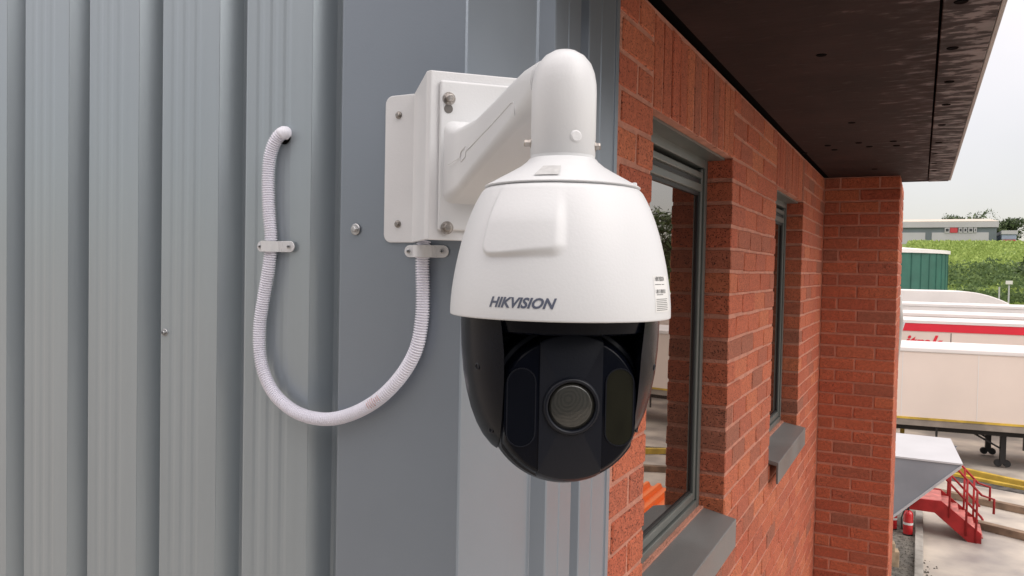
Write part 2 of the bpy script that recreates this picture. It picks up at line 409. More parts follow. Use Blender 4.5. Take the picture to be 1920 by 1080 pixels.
for k in range(-33, 8):
    zm = .075*(k+.5)-.0
    spans = []
    if in_open(k): spans = [(Y0B, J[0]), (J[1], J[2]), (J[3], YB)]
    elif zm > ZH-.01: spans = [(Y0B, J[0]), (J[1], J[2]), (J[3], YB)]
    else: spans = [(Y0B, YB)]
    off = 0 if k % 2 == 0 else PM/2
    for a, b in spans:
        n0 = int(math.floor((a-J[0]-off)/PM)); y = J[0]+off+n0*PM
        while y < b-1e-4:
            y0, y1 = max(y, a), min(y+PM, b)
            if y1-y0 > .03:
                L = y1-y0; jambs = in_open(k)
                e0 = 0 if (jambs and abs(y0-a) < 1e-3 and a > Y0B) else .005
                e1 = 0 if (jambs and abs(y1-b) < 1e-3 and b < YB) else .005
                if L > .16: add_brick(FULL, y0+e0, y1-e1, zm, PM-.010)
                else: add_brick(HALF, y0+e0, y1-e1, zm, PM/2-.010)
            y += PM
for a, b in ((J[0], J[1]), (J[2], J[3])):
    n = 12; p = (b-a)/n
    for i in range(n): add_brick(SOLD, a+i*p+.004, a+(i+1)*p-.004, (ZH+ZT-.006)/2, .0618)
def barea(it):
    me, c, s = it; d = np.array(c)-CAM; z = d@cV
    px, py = proj(c)
    if z < .1 or px < 1080 or px > 1990 or py < -60 or py > 1140: return -1/(1+z)
    return abs(d[0])/(z**3)*me.dimensions_y*s[1] if False else 1./z**3*s[1]
bricks.sort(key=barea, reverse=True)
for me, c, s in bricks[:300]: inst('brick', me, wall, c, s)
def join_bricks(items, parent, name, m='brick'):
    V, F = [], []
    for me, c, s in items:
        o = len(V); V += [tuple(np.array(v.co)*np.array(s)+np.array(c)) for v in me.vertices]; F += [tuple(i+o for i in p.vertices) for p in me.polygons]
    b = MB(); b.v = V; b.f = F; return b.build(name, m, parent, kind='stuff')
join_bricks(bricks[300:], wall, 'small_bricks')
# mortar: slabs behind the brick faces round the openings
mo = MB(); XM = -.0032
def slab(y0, y1, z0, z1): mo.box((-.28, y0, zc(z0)), (XM, y1, zc(z1)))
slab(Y0B, J[0]-.003, ZS, ZT); slab(J[1]+.003, J[2]-.003, ZS, ZT); slab(J[3]+.003, YB+.2, ZS, ZT)
slab(J[0]-.003, J[1]+.003, ZH+.003, ZT); slab(J[2]-.003, J[3]+.003, ZH+.003, ZT)
slab(Y0B, YB+.2, -2.48, ZS)
mo.build('mortar', 'mortar', wall)
lw = MB().box((-.28, Y0B, 0), (-.004, YB, zc(-2.48))); lw.build('lower_wall', 'brick', wall)

# windows
def window(a, b):
    w = MB()
    xf = -.083
    # outer frame members (each a sub-box), head built in steps
    w.box((xf-.05, b-.034, zc(ZS)), (xf, b-.002, zc(ZH)))
    w.box((xf-.05, a+.002, zc(ZS)), (xf, a+.034, zc(ZH)))
    w.box((xf-.05, a+.036, zc(ZH-.034)), (xf, b-.036, zc(ZH-.002)))
    w.box((xf-.05, a+.036, zc(ZS+.012)), (xf, b-.036, zc(ZS+.048)))
    fr = w.build('window', 'frame', wall, bevel=.003)
    s = MB()      # sash, set back
    s.box((xf-.05, b-.058, zc(ZS+.05)), (xf-.006, b-.037, zc(ZH-.036)))
    s.box((xf-.05, a+.037, zc(ZS+.05)), (xf-.006, a+.058, zc(ZH-.036)))
    s.box((xf-.05, a+.06, zc(ZH-.070)), (xf-.002, b-.06, zc(ZH-.050)))
    s.box((xf-.05, a+.06, zc(ZH-.112)), (xf-.004, b-.06, zc(ZH-.086)))
    s.box((xf-.05, a+.06, zc(ZS+.052)), (xf-.006, b-.06, zc(ZS+.078)))
    s.build('sash', 'frame', fr, bevel=.004)
    d = MB().box((xf-.055, a+.036, zc(ZS+.05)), (xf-.0155, a+.072, zc(ZH-.036))).box((xf-.055, b-.068, zc(ZS+.05)), (xf-.0135, b-.0585, zc(ZH-.113)))
    d.box((xf-.055, a+.06, zc(ZH-.124)), (xf-.0125, b-.06, zc(ZH-.046))).box((xf-.055, a+.06, zc(ZS+.0785)), (xf-.014, b-.06, zc(ZS+.086)))
    d.build('gasket', 'gasket', fr)
    MB().box((xf-.040, a+.061, zc(ZS+.08)), (xf-.0185, b-.061, zc(ZH-.113))).build('pane', 'glass', fr)
    # sill: sloping grey capping with a folded front and an open end
    p = .040; zf = ZS+.004; zb = ZS+.020
    sl_ = MB()
    prof = [(-.088, zb), (-.02, zf+.004), (p, zf-.008), (p, zf-.100), (p-.010, zf-.100), (p-.010, zf-.024), (-.02, zf-.014), (-.088, zb-.02)]
    sl_.prism([(x, a-.0 if a > 2 else a-.01, zc(z)) for x, z in prof], (0, b-a+.012, 0))
    sl_.build('sill', 'sill', fr, bevel=.0025)
    mb_ = MB().box((-.089, a+.003, zc(zb-.004)), (-.068, b-.003, zc(zb+.0035))); mb_.build('mortar_fillet', 'mortar', fr)
    # steel lintel plate under the soldier course
    MB().box((-.092, a+.002, zc(ZH-.005)), (-.028, b-.002, zc(ZH+.002))).build('lintel_plate', 'frame', fr)
    return fr
window(J[0], J[1]); window(J[2], J[3])
# dark rooms behind the panes
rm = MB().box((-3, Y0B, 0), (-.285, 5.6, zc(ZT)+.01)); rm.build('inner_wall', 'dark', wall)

# end wall projecting towards the yard
XE = .430
endw = thing('brick_return_wall', (XE/2, YB+.15, 0), 'narrow red brick end wall that juts out from the long wall beside the yard', 'wall')
ebr = []
PE = .2235
def turn(me):
    m2 = me.copy(); 
    for v in m2.vertices: v.co = Vector((v.co.y, v.co.x, v.co.z))
    m2.flip_normals(); return m2
FT = [turn(m) for m in FULL]; HT = [turn(m) for m in HALF]
for k in range(-40, 8):
    zm = .075*(k+.5)
    cuts = [XE-PE*i-(PE/2 if k % 2 else 0) for i in range(0, 4)]
    cuts = [XE] + [c for c in cuts if 0 < c < XE-1e-4] + [0.]
    for x1, x0 in zip(cuts, cuts[1:]):
        if x1-x0 < .03: continue
        e1 = 0 if x1 == XE else .005; e0 = .005
        if x1 == XE and False: pass
        L = (x1-e1)-(x0+e0)
        full = L > .15
        me = random.choice(FT if full else HT); base = (PM-.010) if full else (PM/2-.010)
        ebr.append((me, ((x1-e1+x0+e0)/2, YB+DB/2+random.uniform(-.0015, .0012), zc(zm)), (L/base, 1, 1)))
ebr.sort(key=lambda t: abs(t[1][2]-zc(-.6)))
for me, c, s in ebr[:300]: inst('brick', me, endw, c, s)
# far side bricks of the pier (joined)
side = []
for k in range(-40, 8):
    for i in range(4):
        y0 = YB+DB+.01+i*PM
        side.append((random.choice(FULL), (XE-DB/2, y0+PM/2-.005, zc(.075*(k+.5))), (1, 1, 1)))
join_bricks(side, endw, 'side_bricks')
MB().box((-.0025, YB+.0032, zc(-3.02)), (XE-.0032, YB+.9, zc(ZT))).build('mortar', 'mortar', endw)
MB().box((.0, YB+.003, 0), (XE-.003, YB+.9, zc(-3.02))).build('lower_wall', 'brick', endw)

# eaves
XO = .690; XJ = .576; YJ = float(onz(1680, 263, zc(ZT))[1])
eav = thing('roof_eaves', (.35, 3.2, zc(ZT)), 'dark stained plywood eaves overhanging the brick wall, with screw heads and pale outer edge', 'eaves')
YE = 5.60; YS0 = 1.10
MB().box((.026, YS0, zc(ZT)), (XJ-.003, YJ-.002, zc(ZT)+.018)).build('soffit_panel', 'soffit', eav)
MB().box((.026, YJ+.002, zc(ZT)+.001), (XJ-.003, YE, zc(ZT)+.019)).build('soffit_panel', 'soffit', eav)
MB().box((XJ+.003, YS0, zc(ZT)-.006), (XO, YJ+.3, zc(ZT)+.014)).build('edge_board', 'edgeboard', eav, bevel=.002)
MB().box((XJ+.003, YJ+.304, zc(ZT)-.006), (XO, YE, zc(ZT)+.014)).build('edge_board', 'edgeboard', eav, bevel=.002)
MB().box((-.1, YS0, zc(ZT)+.02), (XO, YE-.004, zc(ZT)+.10)).build('shadow_gap_back', 'hole', eav)  # near-black layer: shadow of the gap along the wall put into its colour
MB().box((XO+.002, YS0, zc(ZT)-.001), (XO+.013, YE+.012, zc(ZT)+.17)).build('fascia', 'fascia', eav, bevel=.002)
MB().box((-.1, YE, zc(ZT)-.002), (XO, YE+.02, zc(ZT)+.15)).build('end_board', 'edgeboard', eav)
# gutter behind the fascia top, and roof
gm = MB(); gp_ = [(XO+.022+.055*math.sin(t)+.055, zc(ZT)+.15-.055*math.cos(t)) for t in np.linspace(-math.pi/2, math.pi/2, 9)]
gm.prism([(XO+.0215, YS0, zc(ZT)+.172), (XO+.0215, YS0, zc(ZT)+.18), (-3, YS0, zc(ZT)+.6), (-3, YS0, zc(ZT)+.172)], (0, YE-YS0+.02, 0))
gm.build('roof', 'roof', eav)
hd = MB(); hd.lathe((0, 0, 0), [(-.0012, .0), (-.002, .0125), (.0008, .0155), (.004, .0155)], n=14)
hm = hd.build('screw', 'hole', origin=(0, 0, 0)); hme = hm.data; bpy.data.objects.remove(hm)
for px, py in ((1540,103),(1597,230),(1610,268),(1630,275),(1552,273),(1565,281),(1675,265),(1681,273),(1640,317),(1508,287)):
    P = onz(px, py, zc(ZT)); P[2] = zc(ZT); inst('screw', hme, eav, P)
for px, py in ((1802,3),(1786,90),(1780,153),(1774,196),(1766,234),(1760,267),(1753,288),(1752,306),(1751,320)):
    P = onz(px, py, zc(ZT)-.006); P[2] = zc(ZT)-.006; inst('screw', hme, eav, P)

# ================================================================== METAL CLADDING
YC = .906                  # face of the crowns on the front
clad = thing('metal_cladding', (-1, YC+.05, 0), 'grey ribbed metal wall cladding wrapping the building corner behind the camera', 'cladding')
ZA, ZB_ = 0.0, zc(1.6)
def sheet(pts, name, m, th_=.0012, bev=.0025):
    """pts: open profile in plan, extruded over the height as a thin sheet"""
    n = len(pts); P = [np.array(p, float) for p in pts]; off = []
    for i in range(n):
        t = P[min(i+1, n-1)]-P[max(i-1, 0)]; t /= np.linalg.norm(t); off.append(P[i]+np.array([t[1], -t[0]])*-th_)
    poly = [(p[0], p[1]) for p in P]+[(p[0], p[1]) for p in off[::-1]]
    m_ = MB(); k = len(poly)
    zs = [ZA, ZB_]
    V = [(x, y, z) for z in zs for x, y in poly]
    F = [(i, (i+1) % k, k+(i+1) % k, k+i) for i in range(k)]
    m_.add(V, F); return m_.build(name, m, clad, bevel=bev, seg=3)
# front sheets: wide crowns, narrow valleys.  crown left edges are 0.2 m apart
CL = [-.21-.1985*i for i in range(1, 12)]       # crown left edges to the left of the flashing
DEP = .034
def crown_pts(xl, wd=.137):
    pts = []
    xr = xl+wd
    # fine swages rolled in the crown
    pts += [(xl, YC), (xl+.003, YC-.0005)]
    for c in (.030, .058, .086):
        pts += [(xl+c-.009, YC), (xl+c-.003, YC+.0006), (xl+c+.003, YC+.0006), (xl+c+.009, YC)]
    pts += [(xr, YC)]
    return pts
for si in range(0, 11, 5):
    pts = []
    for xl in sorted(CL[si:si+5]):
        pts += [(xl-.021, YC+DEP)]
        pts += crown_pts(xl)
        pts += [(xl+.137+.019, YC+DEP), (xl+.137+.024, YC+DEP+.001), (xl+.137+.036, YC+DEP)]
    sheet(pts, 'cladding_sheet', 'clad', bev=.0012)
sheet([(-.21-.022, YC+DEP+.001), (-.2165, YC+.004), (-.2105, YC-.003), (-.2085, YC-.0032), (0.0, YC-.0030), (.0025, YC+.0), (.0025, 1.0585), (.0010, 1.060), (.0010, 1.118), (.0045, 1.1215), (.0035, 1.1245), (-.010, 1.126), (-.030, 1.130)], 'corner_flashing', 'flash', bev=.0012)
sheet([(-.032, 1.12), (-.032, 1.168), (-.001, 1.192), (0, 1.196), (0, 1.240), (-.0012, 1.243), (-.0012, 1.247), (0, 1.250), (0, 1.300), (-.002, 1.303), (-.030, 1.315), (-.030, 1.322), (-.001, 1.3405), (0, 1.344), (0, 1.395), (-.0012, 1.398), (-.0012, 1.402), (0, 1.405), (0, 1.470), (-.001, 1.478), (.002, 1.480), (.002, 1.4965), (-.03, 1.4975)], 'side_sheet', 'flash', bev=.0012)
MB().box((-2.3, YC+.045, 0), (-.045, Y0B-.01, ZB_-.01)).build('backing', 'dark', clad)
MB().box((-2.4, YC-.03, ZB_), (.02, Y0B, ZB_+.05)).build('parapet_cap', 'flash', clad)
def screw_mesh(parts):      # returns a list of (mesh, material)
    return parts
def fixing(P, nrm, r, label=None, washer=True, parent=None, name='screw', m='zinc', hexr=.55, head=.006):
    """hex headed fixing with a washer, axis nrm, at P"""
    b = MB(); n_ = np.array(nrm, float); n_ /= np.linalg.norm(n_); P = np.array(P)
    if washer: b.lathe(P, [(0, r), (.0012, r), (.0022, r*.86), (.0024, .2*r)], n=20, axis=n_)
    b.lathe(P, [(.001, r*hexr*1.15), (.0032, r*hexr*1.15), (.0032, r*hexr), (head, r*hexr), (head+.0008, r*hexr*.82), (head+.0008, 0)], n=6 if hexr > .5 or True else 12, axis=n_)
    o = b.build(name, m, parent, bevel=.0002)
    return o
tag(fixing(ony(667, 430, YC-.0045), (0, -1, 0), .0085, m='zinc'), 'shiny hex screw with round washer in the flat grey flashing left of the bracket', 'screw')
P = ony(309, 623, YC+.03); P = np.array([-.6025, YC+.032, P[2]])
tag(fixing(ony(309, 623, YC-.001), (.3, -1, 0), .0062, m='zinc'), 'small silver screw at a rib edge left of the conduit loop', 'screw')

# ================================================================== CONDUIT
cpx = [(541,252,.004),(531,249,-.008),(518,262,-.0115),(507,290,-.0118),(503,330,-.0115),(504,390,-.0115),(508,450,-.0115),(504,500,-.0115),(494,560,-.012),(487,610,-.013),(487,660,-.014),(497,705,-.016),(520,745,-.018),(560,775,-.019),(610,786,-.02),(660,776,-.02),(710,748,-.019),(752,705,-.017),(780,655,-.015),(791,600,-.0135),(793,550,-.0125),(792,500,-.012),(793,470,-.012),(795,452,-.010)]
CP = [ony(x, y, YC+d) for x, y, d in cpx]
def catmull(P, step):
    P = [2*P[0]-P[1]]+list(P)+[2*P[-1]-P[-2]]; out = []
    for i in range(1, len(P)-2):
        p0, p1, p2, p3 = P[i-1:i+3]
        for t in np.linspace(0, 1, 40, endpoint=False):
            out.append(.5*((2*p1)+(-p0+p2)*t+(2*p0-5*p1+4*p2-p3)*t*t+(-p0+3*p1-3*p2+p3)*t**3))
    out.append(P[-2]); out = np.array(out)
    d = np.concatenate([[0], np.cumsum(np.linalg.norm(np.diff(out, axis=0), axis=1))]); s = np.arange(0, d[-1], step)
    return np.array([np.interp(s, d, out[:, k]) for k in range(3)]).T
pitch = .0037
pts = catmull(CP, pitch/4)
rad = [.0100 if i % 4 in (0, 1) else .0076 for i in range(len(pts))]
c = MB(); c.tube(pts, .01, n=18, rad=rad)
cond = thing('flexible_conduit', CP[14], 'white ribbed plastic conduit looping across the grey cladding from a hole to the bracket', 'conduit')
c.build('ribbed_tube', 'conduit', cond)
sm = MB(); i0 = int(len(pts)*.0); sm.tube(pts[0:20], .0097, n=18); sm.build('smooth_cuff', 'conduit', cond, smooth=True)
# dirty orange smear
MT['smear'] = mat('rust_smear', (.50, .13, .06), .6, var=.6, vscale=300, col2=(.70, .45, .38))
jj = min(range(len(pts)), key=lambda i: np.hypot(proj(pts[i])[0]-703, proj(pts[i])[1]-748))
sm = MB()
for q in range(-3, 4):
    i = (jj//4)*4+q*4
    t = pts[i+1]-pts[i-1]; t /= np.linalg.norm(t); dn = np.array([0, -1, 0.]); dn -= t*(dn@t); dn /= np.linalg.norm(dn); sd_ = np.cross(t, dn)
    ring = []
    for a in np.linspace(-.6, .9, 7)*random.uniform(.5, 1):
        ring.append((pts[i]+.0102*(math.cos(a)*dn+math.sin(a)*sd_), pts[i+1]+.0102*(math.cos(a)*dn+math.sin(a)*sd_)))
    for (a, b), (c_, d_) in zip(ring, ring[1:]): sm.add([a, b, d_, c_], [(0, 1, 2, 3)])
sm.build('rust_smear', 'smear', cond)
hr = MB(); hr.lathe(ony(534, 256, YC-.0005), [(0, .0122), (.0006, .0122), (.0006, .0)], n=28, axis=(0, -1, 0)); hr.build('hole', 'hole', clad)

def clip(px, py, x0, x1, label):
    A, B = ony(x0, py, YC-.004), ony(x1, py, YC-.004); C_ = ony(px, py, YC-.0115)
    z = C_[2]; hw = .0085; yb = YC-.004
    t = thing('saddle_clip', (C_[0], yb, z), label, 'clip', 'saddle clips holding the conduit')
    # base plate: stadium
    def stadium(x0, x1, r, n=8):
        return [(x1-r+r*math.cos(a), z+r*math.sin(a)) for a in np.linspace(-math.pi/2, math.pi/2, n)]+[(x0+r+r*math.cos(a), z+r*math.sin(a)) for a in np.linspace(math.pi/2, 1.5*math.pi, n)]
    b = MB().prism([(x, yb, zz) for x, zz in stadium(A[0], B[0], hw)], (0, -.0025, 0)); b.build('base_plate', 'white2', t, bevel=.0006)
    xs_ = C_[0]; w = .0112
    arch = MB(); xo = []
    for a in np.linspace(0, math.pi, 15):
        xo.append((xs_+w*math.cos(a), yb-.0025-.0205*math.sin(a)**.35))
    outer = [(A[0]+.003, yb-.0045)] if False else []
    poly = [(xs_+w+.006, yb-.0026), (xs_+w+.006, yb-.0046), (xs_+w+.001, yb-.0050)]+[(x, y) for x, y in xo[1:-1]]+[(xs_-w-.001, yb-.0050), (xs_-w-.004, yb-.0046), (xs_-w-.004, yb-.0026)]
    arch.prism([(x, y, z-hw*.97) for x, y in poly], (0, 0, hw*1.94)); arch.build('strap', 'white2', t)
    for xx in (A[0]+.0085, B[0]-.0085):
        s = MB().lathe((xx, yb-.0046, z), [(0, .0034), (.001, .0034), (.0016, .0024), (.0016, 0)], n=14, axis=(0, -1, 0))
        sc = s.build('screw', 'zinc', t, smooth=True, auto=40)
        MB().box((xx-.002, yb-.0064, z-.0004), (xx+.002, yb-.0061, z+.0004)).box((xx-.0004, yb-.00645, z-.002), (xx+.0004, yb-.0061, z+.002)).build('cross_slot', 'hole', sc)
clip(508, 462, 484, 553, 'white saddle clip across the upright part of the conduit on the ribbed sheet')
clip(794, 471, 760, 842, 'white saddle clip holding the conduit end just under the bracket plate')

# ================================================================== CORNER BRACKET AND ARM
n2 = np.array([math.sqrt(.5), -math.sqrt(.5), 0]); u2 = np.array([math.sqrt(.5), math.sqrt(.5), 0]); k3 = np.array([0, 0, 1.])
COR = np.array([0, YC-.003, 0.])
def BF(L, u, z): return COR+n2*L+u2*u+k3*zc(z)     # bracket frame: out from corner, across, height above eye
br = thing('camera_bracket', BF(.06, 0, .02), 'white corner mounting plate with bolted arm that carries the dome camera', 'bracket')
ZPT, ZPB = .222, .034
LP = .082
# folded corner plate: wall flanges + webs + face, in plan
def plan_sheet(pl, z0, z1, t):
    P = [np.array(p, float) for p in pl]; n = len(P); off = []
    for i in range(n):
        d = P[min(i+1, n-1)]-P[max(i-1, 0)]; d /= np.linalg.norm(d); off.append(P[i]+np.array([d[1], -d[0]])*t)
    poly = [(p[0], p[1]) for p in P]+[(p[0], p[1]) for p in off[::-1]]
    return poly
fl = BF(LP, -.064, 0); fr_ = BF(LP, .064, 0)
# plan points (left flange on the front cladding, right flange on the side wall)
xw = -.076; yw = YC-.0042
PL = [(-.128, yw), (xw, yw), (fl[0], fl[1]), (fr_[0], fr_[1]), (.0055, YC+.0735), (.0055, YC+.126)]
def strip(p, q, z0a, z1a, z0b, z1b, t):      # plate piece between plan points p,q with slanted ends, thickness t outward
    p, q = np.array([*p, 0.]), np.array([*q, 0.]); d = q-p; d /= np.linalg.norm(d); o = np.array([d[1], -d[0], 0])*t
    V = [p+k3*zc(z0a), q+k3*zc(z0b), q+k3*zc(z1b), p+k3*zc(z1a)]; V += [v+o for v in V]
    return V
plate = MB()
def addpoly(poly3, o): plate.prism(poly3, o)
# left flange with rounded outer corners
r_ = .012; zt, zb = .2365-.012, .036
def rc(cx, cz, a0, a1, r=r_, n=6): return [(cx+r*math.cos(a), cz+r*math.sin(a)) for a in np.linspace(a0, a1, n)]
zt = float(ony(760, 178, yw)[2])-H; zb = float(ony(760, 455, yw)[2])-H
prof = rc(-.128+r_, zt-r_, math.pi/2, math.pi)+rc(-.128+r_, zb+r_, math.pi, 1.5*math.pi)+[(xw, zb), (xw, zt)]
plate.prism([(x, yw, zc(z)) for x, z in prof], (0, -.003, 0))
# webs and face as one folded sheet
poly = plan_sheet([(xw-.001, yw), (fl[0]-.002, fl[1]+.003), (fl[0]+.0012, fl[1]+.0015), (fr_[0]-.0015, fr_[1]-.0012), (fr_[0]-.003, fr_[1]+.002), (.0045, YC+.0725)], 0, 0, .003)
plate.loft([[(x, y, zc(z)) for x, y in poly] for z in (zb, zt)])
plate.prism([(.0045, YC+.072, zc(zb)), (.0045, YC+.125, zc(zb)), (.0045, YC+.125, zc(zt)), (.0045, YC+.072, zc(zt))], (.003, 0, 0))
plate.build('corner_plate', 'white2', br, bevel=.0022, seg=3)
# arm base plate on the face
def BB(mb, L0, L1, u0, u1, z0, z1): mb.obox(BF(L0, u0, z0), n2*(L1-L0), u2*(u1-u0), k3*(z1-z0))
bp = MB(); BB(bp, LP+.0035, LP+.009, -.0515, .0515, zb+.012, zt-.012); bp.build('arm_base', 'white', br, bevel=.003, seg=3)
# arm loft
def rrect(L, hw, z0, z1, r, n=6):
    pts = []; r = min(r, hw*.98, (z1-z0)/2*.98)
    for cu, cz, a0 in ((hw-r, z1-r, 0), (-hw+r, z1-r, math.pi/2), (-hw+r, z0+r, math.pi), (hw-r, z0+r, 1.5*math.pi)):
        for a in np.linspace(a0, a0+math.pi/2, n): pts.append(BF(L, cu+r*math.cos(a), cz+r*math.sin(a)))
    return pts
LA = .380       # distance of the camera axis from the corner
AX = BF(LA, 0, 0)[:2]
arm = MB(); Lb = LP+.009
rings = []
for L, hw, z0, z1, r in ((Lb, .046, .077, .178, .012), (Lb+.004, .042, .081, .173, .012), (Lb+.012, .037, .086, .169, .010), (Lb+.03, .0345, .092, .168, .009), (.18, .0315, .108, .1675, .009), (.24, .0300, .1205, .1735, .009), (.30, .0290, .1325, .1805, .010), (.335, .0284, .1395, .1860, .014), (.365, .0270, .146, .1890, .02)):
    rings.append(rrect(L, hw, z0, z1, r))
arm.loft(rings); 
arm.build('arm', 'white', br, smooth=True, auto=50)
RT = .0288; ZNK = .0985
def ZA_(x, y, prof, mb, n=48): mb.lathe((x, y, H), prof, n=n)
hdm = MB(); ZA_(AX[0], AX[1], [(ZNK, .0), (ZNK, RT-.001), (ZNK+.001, RT), (.155, RT), (.163, RT*.985), (.172, RT*.93), (.180, RT*.82), (.187, RT*.62), (.1915, RT*.36), (.193, .0)], hdm)
hdm.build('arm_head', 'white', br, smooth=True, auto=60)
# embossed line on the arm flank facing the viewer (left side, u < 0)
def flank(L, z): 
    # half width interpolated
    hw = float(np.interp(L, [Lb, Lb+.006, Lb+.018, Lb+.04, .18, .24, .30, .345], [.046, .0425, .038, .0345, .0315, .0300, .0290, .0284])); return BF(L, -hw-.0001, z)
ln = MB()
def lineof(pts): ln.tube([flank(*p) for p in pts], .00055, n=6)
lineof([(.100, .1235), (.118, .1268), (.130, .1290)])
lineof([(.152, .1330), (.20, .1405), (.26, .1490), (.314, .1575), (.3215, .1565), (.3235, .1510), (.3235, .1430)])
lineof([(.130, .1290), (.133, .1350), (.150, .1385), (.152, .1330), (.150, .1265), (.133, .1230), (.130, .1290)])
ln.build('embossed_line', 'white2', br)
MT['slit'] = mat('dark_slit', (.15, .14, .13), .7)
# bolts
def bolt(P, nrm, r, hd_, name='bolt'):
    b = MB(); b.lathe(P, [(0, r*1.25), (.0015, r*1.25), (.0015, r), (hd_, r), (hd_+.001, r*.8), (hd_+.001, 0)], n=6, axis=nrm); b.lathe(P, [(-.001, r*1.5), (.0011, r*1.5), (.0011, 0)], n=20, axis=nrm)
    return b.build(name, 'steel', br, bevel=.0004)
for px, py in ((842, 185), (838, 427)):
    P = onpl(px, py, BF(LP+.009, 0, 0), n2); bolt(P, n2, .0054, .0075)
    if py < 300: bsl = MB().lathe(onpl(px-1, py+19, BF(LP+.0092, 0, 0), n2), [(0, .0055), (.0003, .0055), (.0003, 0)], n=18, axis=n2); bsl.build('slot', 'slit', br)
for z in (.215, .065): bolt(BF(LP+.009, .040, z), n2, .0054, .0075)
for px, py in ((748, 216), (746, 420)): bolt(ony(px, py, yw-.003), (0, -1, 0), .0036, .004)
for z in (.20, .06): bolt(np.array([.008, YC+.105, zc(z)]), (1, 0, 0), .0036, .004)
# grub screws round the arm head
toC = np.array([CAM[0]-AX[0], CAM[1]-AX[1]]); toC /= np.linalg.norm(toC); az0 = math.atan2(toC[1], toC[0])
def rad_dir(deg): a = az0+R(deg); return np.array([math.cos(a), math.sin(a), 0])      # deg>0 is to the right in view
for dg, z, pr_ in ((-86, .1105, .006), (84, .108, .0045)):
    d = rad_dir(dg); P = np.array([*AX, zc(z)])+d*(RT-.001); bolt(P, d, .0034, pr_)
d = rad_dir(22); cpb = MB().lathe(np.array([*AX, zc(.113)])+d*(RT-.003), [(0, .0055), (.0035, .0052), (.0045, .004), (.0045, 0)], n=20, axis=d); cpb.build('plug', 'white2', br, smooth=True, auto=40)

# ================================================================== DOME CAMERA
dc = thing('dome_camera', (AX[0], AX[1], zc(-.187)), 'large white hooded dome security camera with black rotating lens unit hanging from the arm', 'camera')
hood_prof = [(.0965, .0285), (.0960, .0300), (.0935, .0320), (.089, .0375), (.084, .0460), (.0785, .0560), (.0745, .0630), (.0725, .0670), (.0712, .0690)]
cap = MB(); cap.lathe((*AX, H), [(.0990, 0), (.0990, .0286)]+hood_prof+[(.0706, .0690), (.0700, .0675), (.0690, .066), (.0690, 0)], n=80)
cap.build('cap', 'white', dc, smooth=True, auto=50)
hp = [(.0692, .0665), (.0690, .0678), (.0680, .0692), (.0655, .0715), (.060, .0745), (.052, .0785), (.042, .0823), (.030, .0862), (.015, .0902), (0, .0933), (-.015, .0957), (-.028, .0970), (-.037, .0976), (-.0410, .0977), (-.0418, .0972), (-.0418, .0955), (-.034, .0945), (-.02, .093)]
hz = np.array([p[0] for p in hp[:15]]); hr_ = np.array([p[1] for p in hp[:15]])
_pf = np.polyfit(hz[3:], hr_[3:], 5)
def hood_r(z):
    a = float(np.interp(-z, -hz, hr_)); b = float(np.polyval(_pf, z)); t = min(1, max(0, (.066-z)/.006)); return a*(1-t)+b*t
# dense outer surface with the raised pad
def sst(x, a, b): t = min(1, max(0, (x-a)/(b-a))); return t*t*(3-2*t)
PADC, PADW, PZ0, PZ1 = -21., 24.5, .0075, .080
def pad(deg, z):
    d = (deg-PADC+180) % 360-180
    # distance inside rounded rectangle, in metres
    rx = (PADW - abs(d))*math.pi/180*.082; rz = min(z-PZ0, PZ1-z)
    cr = .012
    if rx < cr and rz < cr: ins = cr-math.hypot(max(cr-rx, 0), max(cr-rz, 0))
    else: ins = min(rx, rz)
    fade = sst(-z, -.066, -.035)
    flat = (1-math.cos(R(abs(d))*.8))
    return (.0034*fade+.0005)*sst(ins, 0, .0045+.0055*sst(d, -15, 20)) 
NA = 360; hm_ = MB(); zz = list(np.linspace(.0688, -.0405, 110))
rings = []
def prof_ring(z, r, padded=True):
    out = []
    for i in range(NA):
        deg = i*360/NA; a = az0-R(0)+R(deg)
        rr = r+(pad(deg, z) if padded else 0)
        out.append((AX[0]+rr*math.cos(a), AX[1]+rr*math.sin(a), zc(z)))
    return out
# angle convention: +deg turns counter-clockwise seen from above = right in view
rings.append(prof_ring(.0692, .0640, False)); rings.append(prof_ring(.0691, .0665, False))
for z in zz: rings.append(prof_ring(z, hood_r(z)))
for z, r in ((-.0413, .0974), (-.0418, .0966), (-.0418, .0950), (-.036, .0940), (-.03, .088)): rings.append(prof_ring(z, r, False))
hm_.loft(rings, caps=False)
hm_.build('hood', 'white', dc, smooth=True, auto=55)
MB().lathe((*AX, H), [(-.034, 0), (-.034, .0935), (-.0365, .0935), (-.0365, 0)], n=60).build('hood_floor', 'black', dc)
# nub on the shoulder + sticker under the cap
d = rad_dir(78); MB().obox(np.array([*AX, zc(.072)])+d*.064+np.array([-.002, -.002, 0]), (.004, 0, 0), (0, .004, 0), (0, 0, .0035)).build('nub', 'white2', dc, bevel=.001)
stk = MB(); V = []
for j, (z, r) in enumerate(((.0850, .0441), (.0755, .0612))):
    for i in range(7):
        a = az0+R(-22+i*3.2 + (1 if j == 0 else 0)); V.append((AX[0]+(r+.0009)*math.cos(a), AX[1]+(r+.0009)*math.sin(a), zc(z)+.0006))
stk.add(V, [(i, i+1, 8+i, 7+i) for i in range(6)]); stk.build('grey_sticker', 'greysticker', dc)
